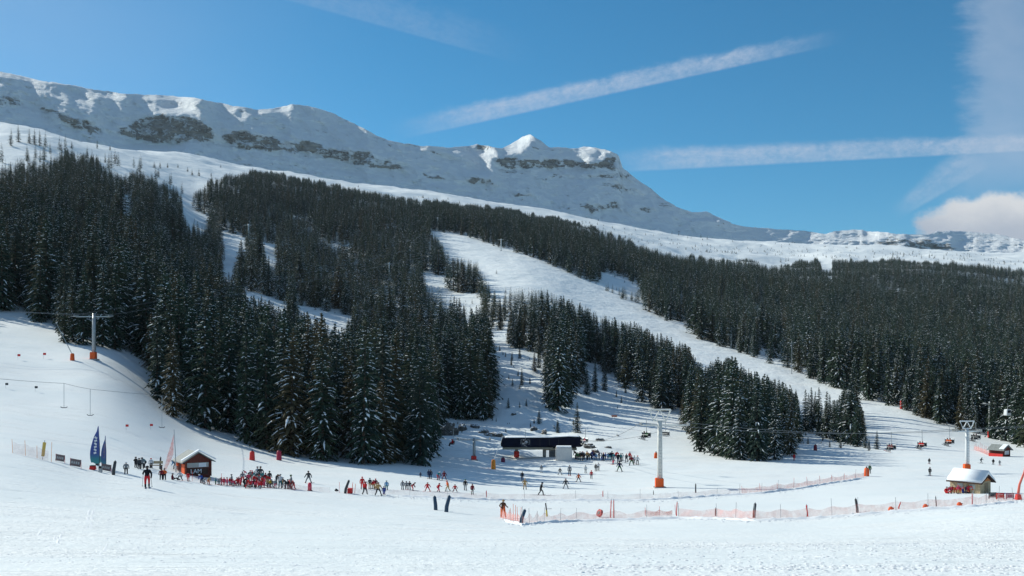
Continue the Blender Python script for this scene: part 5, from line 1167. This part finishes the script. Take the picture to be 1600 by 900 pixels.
M_BANNER = mat('banner_grey', (0.16, 0.12, 0.12), .6, var=.3, vscale=8)
for (u, v, w, h, lb) in ((94, 722, 15, 10, 'grey-red net board highest on the slope, beside the yellow marker'), (118, 730, 18, 11, 'grey-red net board between the first board and the blue flags'), (166, 737, 16, 10, 'grey-red net board just below the slim teal flag')):
    p = at(u, v); s = p.y/F; t = thing('banner_board', p, R_(-8), lb, 'banner', 'low boards along the tow slope')
    MB().box((0, 0, h*s*.5+.12), (w*s, .05, h*s), ry=R_(9)).build('panel', M_BANNER, t, bevel=.01)
    for k in range(4): MB().box(((k-1.5)*w*s*.2, -.035, h*s*.5+.12-(k-1.5)*w*s*.2*.16), (w*s*.13, .012, h*s*.35), ry=R_(9)).build('mark', M_GALV, t)
    for sx in (-1, 1): MB().tube([(sx*w*s*.5, .04, -.3), (sx*w*s*.5, .04, h*s+.15-sx*w*s*.08)], .025, 6).build('stake', M_RED, t)
def simple(name, u, v, build_fn, label, cat, group=None, rz=0.0):
    p = at(u, v); t = thing(name, p, rz, label, cat, group); build_fn(t, p.y/F); return t
simple('slope_marker', 66, 718, lambda t, s: (MB().tube([(0, 0, -.3), (4*s, 0, 30*s)], .04, 6).build('pole', M_GALV, t), MB().box((2.6*s, -.05, 16*s), (5*s, .05, 22*s), ry=R_(7)).build('banner', mat('yellow_cloth', (0.62, 0.42, 0.10), .7), t)), 'narrow yellow banner on a leaning pole before the first board', 'banner')
simple('cable_drum', 152, 727, lambda t, s: (MB().tube([(0, -.25, 9*s), (0, .25, 9*s)], 6.5*s, 18).build('disc', mat('teal_cloth', (0.05, 0.26, 0.26), .6), t), MB().box((0, 0, 1.5*s), (4*s, .3, 4*s)).build('foot', M_DARKM, t)), 'round teal panel on a stand between the two feather flags', 'sign')
simple('equipment_box', 145, 734, lambda t, s: (MB().box((0, 0, 3*s), (9*s, .6, 6*s), top=.85).build('body', M_RED, t, bevel=.04), MB().box((0, 0, 6.4*s), (7*s, .55, .08)).build('lid', M_BLACK, t)), 'red equipment box on the snow at the foot of the blue flag', 'box')
simple('control_stand', 157, 738, lambda t, s: (MB().box((0, 0, 5*s), (5*s, .35, 10*s), top=.9).build('body', M_GALV, t, bevel=.03), MB().box((.02, -.2, 8*s), (4*s, .05, 3*s)).build('screen', M_BLACK, t)), 'grey control stand on the snow beside the red box', 'stand')
simple('wooden_bench', 244, 733, lambda t, s: (MB().box((0, 0, .5), (1.6, .4, .08)).build('seat', mat('bench_wood', (0.25, 0.17, 0.08), .7), t), [MB().box((x, 0, .1), (.08, .36, .8)).build('leg', M_DARKM, t) for x in (-.7, .7)], MB().box((0, .2, .85), (1.6, .06, .35)).build('backrest', M_WOODL, t)), 'brown bench between the white-clad person and the pink sail', 'bench')
def post(u, v, hpx, r, lean, m, label, cat='post', group='padded posts', band=None):
    p = at(u, v); s = p.y/F; H = hpx*s; t = thing('padded_post', p, 0, label, cat, group)
    MB().tube([(0, 0, -.3), (lean*s*.2, 0, H*.33), (lean*s, 0, H*.94), (lean*s*1.03, 0, H)], [r*1.1, r*1.08, r*.95, r*.4], 12).build('padding', m, t, smooth=True)
    MB().tube([(lean*s*1.03, 0, H-.02), (lean*s*1.05, 0, H+.10)], .03, 6).build('tip', band or M_GALV, t)
    return t
post(177, 742, 22, .17, 3, M_DARKM, 'dark curved post between the boards and the grey-jacketed person')
post(250, 733, 19, .10, 1, M_DARKM, 'thin dark post beside the pink sail')
post(539, 771, 21, .16, 6, M_DARKM, 'dark leaning striped post beside the red net box', band=M_TEXTW)
post(681, 797, 22, .19, -2, M_NAVY, 'shorter of two navy padded posts standing in open snow')
post(697, 800, 26, .20, 5, M_NAVY, 'taller leaning one of two navy padded posts in open snow')
post(814, 817, 21, .17, 6, M_NAVY, 'leaning navy post at the near corner of the orange net')
post(1178, 809, 23, .14, 2, M_DARKM, 'thick black post in the middle of the lower fence')
post(1087, 770, 14, .09, 0, M_DARKM, 'short black post near the upper fence past the tall pylon')
post(1340, 801, 22, .12, -3, M_DARKM, 'black post in the lower fence, nearer the snow-capped hut')
post(1118, 806, 12, .06, 0, M_DARKM, 'thin low black post just before the thick black one')
post(1021, 773, 6, .05, 0, M_DARKM, 'stubby dark post at the foot of the tall pylon')
post(954, 809, 28, .05, 1, M_RED, 'first of a pair of tall red poles in the lower fence')
post(959, 809, 28, .05, 0, M_RED, 'second of a pair of tall red poles in the lower fence')
post(1057, 806, 22, .05, 1, M_RED, 'tall red pole at the end of the sagging pink net')
post(1262, 807, 18, .07, -2, M_RED, 'leaning red pole in the lower fence past the thick black post')
post(760, 777, 10, .06, 0, M_RED, 'short red pole in the upper fence, nearer the posts')
post(942, 776, 9, .06, 0, M_RED, 'short red pole in the upper fence, nearer the pylon')
post(1404, 795, 10, .06, 3, M_RED, 'leaning low red pole beside the first orange mound')
post(1519, 788, 17, .04, 0, M_RED, 'thin red pole in the fence just past the snow-capped hut')
post(1463, 792, 16, .05, -1, M_DARKM, 'thin dark pole in the fence before the snow-capped hut')
simple('red_cone', 484, 767, lambda t, s: (MB().tube([(0, 0, 0), (0, 0, 10*s), (0, 0, 13*s)], [3.2*s, 3.0*s, 2*s], 12).build('padding', mat('pink_red_padding', (0.62, 0.05, 0.09), .6), t, smooth=True), MB().box((0, 0, .03), (7.5*s, 7.5*s, .08)).build('foot', M_DARKM, t)), 'fat red padded drum past the end of the ski class', 'drum')
simple('net_box', 547, 771, lambda t, s: (MB().box((0, 0, 4*s), (7*s, 1.0, 8*s)).build('crate', M_RED, t, bevel=.03), [MB().tube([(x*s, .1, 0), (x*s*1.2, .1, 15*s)], .03, 5).build('stake', M_ORANGE, t) for x in (-3, 3, 7)]), 'red box with orange stakes beside the striped post', 'box')
simple('drill_bag', 526, 768, lambda t, s: (MB().tube([(-3*s, 0, .12), (-1*s, 0, .22), (3*s, 0, .12)], [.06, .2, .06], 8).build('bag', M_BLACK, t, smooth=True), MB().tube([(-2*s, -.05, .3), (1.5*s, -.05, .3)], .02, 5).build('strap', M_GALV, t)), 'small black bag lying on the snow before the striped post', 'bag')
simple('slalom_tool', 855, 807, lambda t, s: (MB().tube([(0, 0, -.2), (-1.2*s, 0, 10*s)], .09, 8).build('shaft', mat('yellow_paint', (0.62, 0.45, 0.08), .6), t), MB().tube([(-1.2*s, 0, 10*s), (-2.5*s, 0, 21*s)], .07, 8).build('head', M_BLACK, t), MB().tube([(0, 0, 12*s), (7*s, 0, 12*s)], .025, 5).build('handle', M_GALV, t)), 'yellow and black drill with a thin handle standing in the lower fence', 'tool')
simple('rolled_mat', 937, 808, lambda t, s: (MB().tube([(-1.5*s, 0, 7*s), (1.5*s, .12, 5.5*s)], 6*s, 16).build('mat', mat('red_white_mat', (0.50, 0.10, 0.10), .7, var=.5, vscale=3), t), MB().tube([(-1.7*s, -.02, 7*s), (-1.9*s, -.03, 7.1*s)], 3*s, 12).build('core', M_BANNER, t)), 'round red and white mat tilted on the lower fence', 'mat')
def mound(u, v, lb): simple('orange_pad', u, v, lambda t, s: (MB().tube([(0, 0, -.05), (0, 0, 3.5*s), (0, 0, 5.5*s)], [4.5*s, 3.6*s, 1.6*s], 12).build('cushion', M_ORANGE, t, smooth=True), MB().tube([(3*s, 0, 0), (4.5*s, 0, 4*s)], .05, 5).build('peg', M_DARKM, t)), lb, 'pad', 'orange pads along the lower fence')
mound(1392, 797, 'orange pad in the lower fence, the one beside the leaning black post'); mound(1446, 793, 'middle orange pad of three in the lower fence'); mound(1499, 790, 'orange pad in the lower fence just below the snow-capped hut')
def hydrant(u, v, h, m, lb, lance=None):
    def f(t, s):
        H = h*s
        MB().tube([(0, 0, -.3), (0, 0, H*.2), (0, 0, H*.85), (0, 0, H)], [.46, .46, .40, .28], 14).build('padding', m, t, smooth=True)
        if lance: MB().tube([(0, 0, H*.8), (lance[0]*s, 0, lance[1]*s)], [.09, .05], 8).build('lance', M_WHITE if lance[2] else M_GALV, t); MB().tube([(lance[0]*s-.1, 0, lance[1]*s), (lance[0]*s+.25, 0, lance[1]*s+.2)], .12, 8).build('nozzle_head', M_GALV, t)
        else: MB().tube([(0, 0, H), (0, 0, H+.25)], .12, 8).build('valve', M_DARKM, t)
    return simple('snow_gun', u, v, f, lb, 'snow gun', 'snow guns with padded bases')
hydrant(771, 733, 15, M_AMBER, 'snow lance with amber padded base leaning before the station', (14, 50, 1))
hydrant(113, 563, 11, M_ORANGE, 'snow lance with orange base leaning over the tow slope', (-25, 58, 0))
hydrant(394, 719, 14, M_RED, 'red padded stub in the shadow of the grove, nearer the red hut')
hydrant(436, 719, 15, mat('crimson_padding', (0.35, 0.02, 0.05), .6), 'dark red padded stub in the shadow of the grove, farther from the hut')
hydrant(1025, 716, 9, M_ORANGE, 'small orange padded stub behind the tall white pylon')
hydrant(1408, 639, 13, M_RED, 'red padded stub at the forest edge above the wide run')
hydrant(786, 722, 7, mat('purple_padding', (0.16, 0.02, 0.06), .6), 'low dark purple stub in the shade under the station')
hydrant(1274, 704, 9, mat('maroon_padding', (0.22, 0.02, 0.04), .6), 'small maroon stub on the bumpy snow beside the grove')
hydrant(1354, 744, 13, M_ORANGE, 'orange-red marker closing the end of the upper net')
# big red lance at the east edge
simple('snow_gun', 1591, 781, lambda t, s: (MB().box((0, 0, 4.5*s), (8*s, .8, 9*s), top=.7).build('base', M_RED, t, bevel=.05), MB().tube([(0, 0, 10*s), (2*s, 0, 24*s), (9*s, 0, 42*s), (13*s, 0, 62*s)], [.15, .13, .11, .08], 10).build('boom', mat('pale_red_paint', (0.72, 0.16, 0.11), .5), t, smooth=True), MB().tube([(12*s, 0, 60*s), (17*s, 0, 66*s)], .3, 10).build('nozzle_head', M_WHITE, t)), 'large red snow gun boom rising beside the snow-capped hut', 'snow gun')
for (u, v, m, lb) in ((1551, 779, M_DARKM, 'dark crowd barrier just beside the snow-capped hut'), (1563, 780, M_RED, 'red crowd barrier in the middle, half buried'), (1578, 780, mat('mauve_paint', (0.28, 0.10, 0.16), .6), 'mauve crowd barrier beside the red snow gun')):
    def f(t, s, m=m):
        b = MB().tube([(-6*s, 0, 0), (-6*s, 0, 9*s), (6*s, 0, 9*s), (6*s, 0, 0)], .07, 6)
        for k in range(-4, 5): b.tube([(k*1.3*s, 0, 1.5*s), (k*1.3*s, 0, 9*s)], .035, 5)
        b.build('frame', m, t); MB().box((0, -.04, 5*s), (9*s, .05, 3.6*s)).build('panel', m, t)
    simple('crowd_barrier', u, v, f, lb, 'barrier', 'crowd barriers beside the red snow gun', R_(6))
# tow lift over the left slope
tw = [hang(-260, 584, 138), hang(0, 592, 146), hang(100, 599, 150), hang(141, 608, 153), hang(253, 618, 163), hang(330, 640, 215)]
rope(tw, 'thin tow rope strung over the open slope', r=.025, sag=.05)
for (u, v0, v1, Y_, lb) in ((100, 599, 637, 150, 'tow hanger with a T-bar, the upper one on the open slope'), (141, 608, 649, 153, 'tow hanger with a T-bar, the lower one on the open slope'), (253, 618, 668, 163, 'tow hanger with a T-bar against the dark trees')):
    a, b = hang(u, v0, Y_), hang(u, v1, Y_); L = a.z-b.z; t = thing('tow_hanger', b, 0, lb, 'tow bar', 'T-bars of the tow lift')
    MB().tube([(0, 0, 0), (0, 0, L)], .035, 6).build('pole', M_GALV, t); MB().tube([(-.5, 0, .12), (-.25, 0, 0), (.25, 0, 0), (.5, 0, .12)], .06, 6).build('bar', M_DARKM, t)
for (u, v, m, lb) in ((197, 672, M_RED, 'small red flag on a stake, farther from the hut of two'), (235, 671, M_RED, 'small red flag on a stake, nearer the hut of two'), (28, 562, M_RED, 'tiny red flag high on the tow slope, farther from the pylon'), (68, 560, M_RED, 'tiny red flag high on the tow slope, nearer the pylon'), (9, 607, M_DARKM, 'tiny dark flag shape standing in for a tow hanger shadow at the lower cable'), (55, 612, M_DARKM, 'tiny dark flag shape standing in for a tow hanger shadow beside the upper T-bar')):  # the two dark ones are solid stand-ins for shadows of the tow hangers
    simple('marker_flag', u, v, lambda t, s, m=m: (MB().tube([(0, 0, -.2), (0, 0, 9*s)], .018, 5).build('stake', M_GALV, t), MB().box((1.6*s, 0, 7*s), (4.6*s, .04, 3.4*s)).build('cloth', m, t)), lb, 'flag', 'small marker flags on the tow slope')
for (u, v, lb) in ((960, 655, 'red-orange marker flag on the slope above the queue'),):
    simple('marker_flag', u, v, lambda t, s: (MB().tube([(0, 0, -.2), (0, 0, 7*s)], .03, 5).build('stake', M_GALV, t), MB().box((0, 0, 5*s), (9*s, .05, 3.5*s)).build('cloth', mat('pale_orange_cloth', (0.80, 0.30, 0.20), .7), t)), lb, 'flag')
# pink sail
p = at(272, 737); s = p.y/F; t = thing('net_sail', p, 0, 'tall pink net sail hanging from a leaning grey pole beside the red hut', 'net')
MB().tube([(3*s, 0, -.3), (2*s, 0, 30*s), (0, 0, 66*s)], [.07, .06, .04], 6).build('pole', M_GALV, t)
b = MB(); b.face([(-15*s, -.6, 0), (-11*s, -.6, 1*s), (-6*s, -.3, 22*s), (0, 0, 60*s), (-4*s, -.3, 42*s), (-9*s, -.5, 24*s)]); b.face([(-11*s, -.6, 1*s), (-1*s, -.1, 26*s), (0, 0, 60*s), (-6*s, -.3, 22*s)])
nn = b.build('net', M_NET, t); sm = nn.modifiers.new('thick', 'SOLIDIFY'); sm.thickness = .01

# ---- safety nets and the ploughed bank under them
def fence(line, label, hm, netm, polem, step=3.4, sagf=.25, name='safety_fence', hvar=.3, rr=.022):
    P_ = [at(u, v) for u, v in line]; c = P_[0].copy(); t = thing(name, c, 0, label, 'fence', 'nets along the snow')
    fr = random.Random(len(line)); pts_ = []
    for a, b_ in zip(P_[:-1], P_[1:]):
        n = max(1, int(round((b_-a).length/step)))
        for k in range(n): q = a.lerp(b_, k/n); pts_.append(on(q.x, q.y))
    pts_.append(P_[-1])
    for q in pts_:
        h = hm*(1+fr.uniform(-hvar, hvar)); dx = fr.uniform(-.12, .12)
        MB().tube([q-c+Vector((0, 0, -.3)), q-c+Vector((dx, 0, h+.25))], rr, 5).build('pole', polem, t)
    nb_ = MB(); prev = None
    for a, b_ in zip(pts_[:-1], pts_[1:]):
        for k in range(5):
            f = k/5; q = a.lerp(b_, f); q = on(q.x, q.y); hh = hm*(.85-sagf*math.sin(math.pi*f)-fr.uniform(0, .15)*sagf*3)
            cur = (q-c+Vector((0, .0, .02)), q-c+Vector((0, .08*math.sin(k*2.1), hh)))
            if prev: nb_.face([prev[0], cur[0], cur[1], prev[1]])
            prev = cur
    nb_.build('net', netm, t); return t
def bank(line, w, h, name, seed):
    P_ = [at(u, v) for u, v in line]; pts_ = []
    for a, b_ in zip(P_[:-1], P_[1:]):
        n = max(1, int((b_-a).length/.35))
        for k in range(n): pts_.append(a.lerp(b_, k/n))
    n = len(pts_); prof = np.linspace(-1, 1, 11); G_ = []
    for kk, q in enumerate(pts_):
        yy = q.y+prof*w; xx = q.x+0*prof; en = min(1, min(kk, n-1-kk)/8)
        z = ground_z(xx, yy)-.06-.2*(1-en)+h*en*np.exp(-(prof*1.8)**2)*(0.8+0.35*fbm(xx/1.3, yy/1.3, seed, 3))+.16*np.exp(-(prof*1.5)**2)*fbm(xx/.45, yy/.45, seed+5, 3)
        G_.append(np.stack([xx, yy, z], -1))
    return grid_mesh(name, np.array(G_), M_BANK)
M_BANK = mat('ploughed_snow', (0.83, 0.85, 0.865), .8, var=.05, vscale=1.5, spec=.1)
low = [(782, 809), (815, 818), (850, 814), (900, 812), (960, 810), (1010, 809), (1060, 807), (1120, 808), (1180, 811), (1260, 808), (1340, 802), (1400, 797), (1450, 794), (1520, 789), (1560, 784), (1605, 781)]
upp = [(600, 772), (640, 774), (700, 777), (760, 779), (820, 780), (900, 780), (1000, 780), (1060, 777), (1120, 773), (1190, 769), (1240, 763), (1300, 753), (1354, 745)]
bank([(u, v+3) for u, v in low], 1.1, .32, 'snow_bank', 5)
bank([(u, v+2) for u, v in upp], .9, .34, 'snow_bank', 9)
fence(low[1:7], 'lower safety net, its near sagging half with pink mesh', 1.15, M_NET, M_GALV, sagf=.35)
fence(low[6:], 'lower safety net, its far half leading to the snow-capped hut', 1.15, M_NET, M_GALV, sagf=.2)
fence([(782, 809), (795, 812), (813, 816)], 'short orange net around the worker in orange trousers', 1.1, M_NETD, M_ORANGE, step=1.0)
sg = fence([(1008, 806), (1030, 805), (1056, 804)], 'slumped pink net heaped between the red poles', .8, M_NETD, M_RED, step=2.5, sagf=.3)
fence(upp, 'upper safety net crossing the flat below the skiers', .95, M_NETG, M_GALV, step=5, sagf=.15)
fence([(1160, 771), (1240, 762), (1300, 752), (1354, 744)], 'pink stretch of netting leading to the orange-red end marker', 1.0, M_NET, M_RED, step=5, sagf=.2)
fence([(300, 752), (345, 756), (400, 761), (460, 766), (530, 770)], 'faint net behind and beside the ski class', .9, M_NETG, M_RED, step=4, sagf=.2)
fence([(550, 770), (600, 772)], 'faint net between the red box and the child in blue', .9, M_NETG, M_RED, step=3)
fence([(20, 708), (40, 712), (58, 716), (80, 722)], 'faint net on thin poles above the first board', 1.6, M_NETG, M_AMBER, step=2.0, sagf=.1)
fence([(1522, 703), (1536, 708), (1546, 712)], 'pink net in front of the far red-brown hut', 1.8, M_NETD, M_RED, step=2.5)

# ---- rocks poking out of the snow round the station
def rock_material():
    m = bpy.data.materials.new('rock_with_snow'); m.use_nodes = True; t = m.node_tree; b = t.nodes['Principled BSDF']; q = G(t)
    geo = q.node('ShaderNodeNewGeometry'); sp = q.node('ShaderNodeSeparateXYZ'); t.links.new(geo.outputs['Normal'], sp.inputs[0])
    n = q.noise(geo.outputs['Position'], .8, 5, .65); r = q.mix(q.ramp(n, .3, .7), (0.03, 0.028, 0.026, 1), (0.13, 0.12, 0.105, 1))
    t.links.new(q.mix(q.ramp(q.m('ADD', sp.outputs[2], q.m('MULTIPLY', q.m('SUBTRACT', n, .5), .7)), .62, .78), r, (0.85, 0.87, 0.89, 1)), b.inputs['Base Color'])
    b.inputs['Roughness'].default_value = .85; return m
M_ROCK = rock_material()
import bmesh
def rock_(u, v, wpx, hpx, lb, seed, dpx=None):
    p = at(u, v); s = p.y/F; b = bmesh.new(); bmesh.ops.create_icosphere(b, subdivisions=4, radius=1)
    for q in b.verts:
        c = q.co; n = 0.35*float(fbm(np.array([c.x*1.6+seed]), np.array([c.z*2.4+c.y*1.3]), seed, 4)[0])+.12*float(fbm(np.array([c.x*5]), np.array([c.z*7+c.y*4]), seed+3, 3)[0])
        c = c*(1+n); zz = c.z+.10*math.sin(c.z*14+seed)
        q.co = Vector((c.x*wpx*s/2, c.y*(dpx or wpx*.5)*s/2, zz*hpx*s*.6))
    me = bpy.data.meshes.new('rock'); b.to_mesh(me); b.free(); me.materials.append(M_ROCK)
    o = bpy.data.objects.new('rock', me); COL.objects.link(o); o.location = p+Vector((0, 0, hpx*s*.12)); o.rotation_euler = (0, 0, seed*.7)
    tagged(o, lb, 'rock', 'rock outcrops round the station'); return o
for k, a in enumerate([(700, 680, 34, 26, 'largest shaded rock outcrop at the foot of the spruce clump'), (722, 672, 26, 16, 'snow-capped rock ledge beside the largest outcrop'), (742, 668, 22, 8, 'flat dark ledge above the short grey pylon'), (772, 682, 30, 9, 'long thin ledge just before the station roof'), (756, 677, 16, 8, 'small ledge between the long thin one and the pylon'),
                       (834, 672, 16, 8, 'rock behind the middle of the station roof'), (850, 678, 16, 9, 'low rock behind the middle of the station roof, nearer the lone small spruce'), (922, 700, 22, 10, 'dark slanting rock just past the east end of the station'), (938, 689, 14, 6, 'small rock above the slanting one past the station'), (803, 648, 10, 4, 'thin rock on the shaded slope above the station'),
                       (965, 681, 7, 3, 'tiny rock on the slope above the queue'), (930, 706, 16, 6, 'low rock behind the middle of the queue'), (950, 700, 12, 4, 'scrap of rock behind the tail of the queue')]):
    rock_(a[0], a[1], a[2], a[3], a[4], k+1)

# ---- loose clods thrown up by skis and the groomer
def clods():
    r = np.random.RandomState(21); L = []
    def strip(ua, ub, va, vb, n, s0, s1, clump=0):
        for _ in range(n):
            u = r.uniform(ua, ub); v = va+(vb-va)*r.rand()+clump*r.normal()
            L.append((u, v, r.uniform(s0, s1)))
    strip(880, 1640, 848, 900, 600, .03, .09); strip(0, 420, 800, 880, 420, .025, .07); strip(420, 900, 820, 900, 500, .025, .06)
    strip(880, 1620, 884, 890, 420, .04, .10, 2.0); strip(1000, 1640, 852, 856, 260, .03, .08, 2)
    for line in (low, upp):
        for (u0, v0), (u1, v1) in zip(line[:-1], line[1:]):
            for _ in range(int(abs(u1-u0)*.9)):
                f = r.rand(); L.append((u0+(u1-u0)*f, v0+(v1-v0)*f+3+r.normal()*1.6, r.uniform(.05, .16)))
    V_ = []; F_ = []
    for (u, v, s) in L:
        iu = (u-UG[0])/5.0; i = int(iu); col = VN[::-1, i]; Y_ = float(np.interp(v, col[len(YG)-450:], YG[::-1][len(YG)-450:])) if False else None
        p = at(u, v, 25); i0 = len(V_); an = r.uniform(0, 3)
        for x, y, z in ((1, 0, 0), (0, 1, 0), (-1, 0, 0), (0, -1, 0), (.1, .1, .8), (.75, .7, .35), (-.7, .7, .3), (-.7, -.7, .35), (.7, -.75, .3)):
            c_, s_ = math.cos(an), math.sin(an); k = s*r.uniform(.75, 1.25); V_.append((p.x+(x*c_-y*s_)*k*1.3, p.y+(x*s_+y*c_)*k, p.z-.01+z*k))
        ring = (0, 5, 1, 6, 2, 7, 3, 8)
        for k in range(8): F_.append((i0+ring[k], i0+ring[(k+1) % 8], i0+4))
    me = bpy.data.meshes.new('snow_clods'); me.from_pydata(V_, [], F_); me.materials.append(M_BANK); me.polygons.foreach_set('use_smooth', [True]*len(F_))
    o = bpy.data.objects.new('snow_clods', me); COL.objects.link(o); tagged(o, 'loose clods of snow strewn over the groomed slope and banks', 'snow', kind='stuff')
clods()

# ---- ski tracks: low ridges of pushed snow
def tracks():
    r = random.Random(4); V_ = []; F_ = []
    LN = [[(78, 866), (89, 850), (100, 826)], [(70, 866), (81, 850), (92, 826)], [(46, 852), (58, 838), (68, 824)], [(140, 874), (154, 860), (162, 846)], [(146, 875), (161, 861), (170, 846)], [(134, 830), (137, 806), (142, 790)], [(140, 830), (143, 806), (148, 790)],
          [(12, 898), (40, 884), (62, 868)], [(90, 866), (200, 870), (300, 871), (420, 869)], [(355, 880), (450, 884), (560, 887)], [(495, 833), (530, 835), (560, 833)], [(0, 857), (40, 859)], [(150, 806), (240, 812), (320, 810)], [(600, 893), (680, 897)], [(250, 820), (330, 817), (380, 826)],
          [(560, 830), (700, 838), (780, 842)], [(960, 858), (1100, 856), (1300, 852), (1620, 846)], [(880, 880), (960, 884), (1060, 888), (1160, 890)], [(880, 888), (970, 892), (1080, 896)], [(1200, 866), (1320, 872), (1440, 870)], [(640, 800), (800, 806), (900, 830)], [(200, 780), (330, 800), (520, 812)]]
    for L in LN:
        P_ = []
        for (u0, v0), (u1, v1) in zip(L[:-1], L[1:]):
            n = max(4, int(abs(u1-u0)/6)+int(abs(v1-v0)/3))
            for k in range(n): P_.append(at(u0+(u1-u0)*k/n, v0+(v1-v0)*k/n, 25))
        i0 = len(V_); n = len(P_)
        for k, q in enumerate(P_):
            a = P_[max(0, k-1)]; b = P_[min(n-1, k+1)]; d = (b-a); d.z = 0; d = d.normalized(); nx, ny = -d.y, d.x
            e = max(0.0, math.sin(math.pi*k/(n-1)))**.5; w = .12*r.uniform(.7, 1.3); hh = .026*e*max(0.0, r.uniform(-.3, 1.5))*(1 if int(k/7) % 3 else .35)-.004
            for s_, z in ((-1, -.01), (0, hh), (1, -.01)): V_.append((q.x+nx*w*s_, q.y+ny*w*s_, q.z+z))
        for k in range(n-1):
            for j in range(2): a = i0+k*3+j; F_.append((a, a+3, a+4, a+1))
    me = bpy.data.meshes.new('ski_tracks'); me.from_pydata(V_, [], F_); me.materials.append(M_BANK)
    o = bpy.data.objects.new('ski_tracks', me); COL.objects.link(o); tagged(o, 'ski tracks and ridges of pushed snow across the groomed slope', 'tracks', kind='stuff')
tracks()
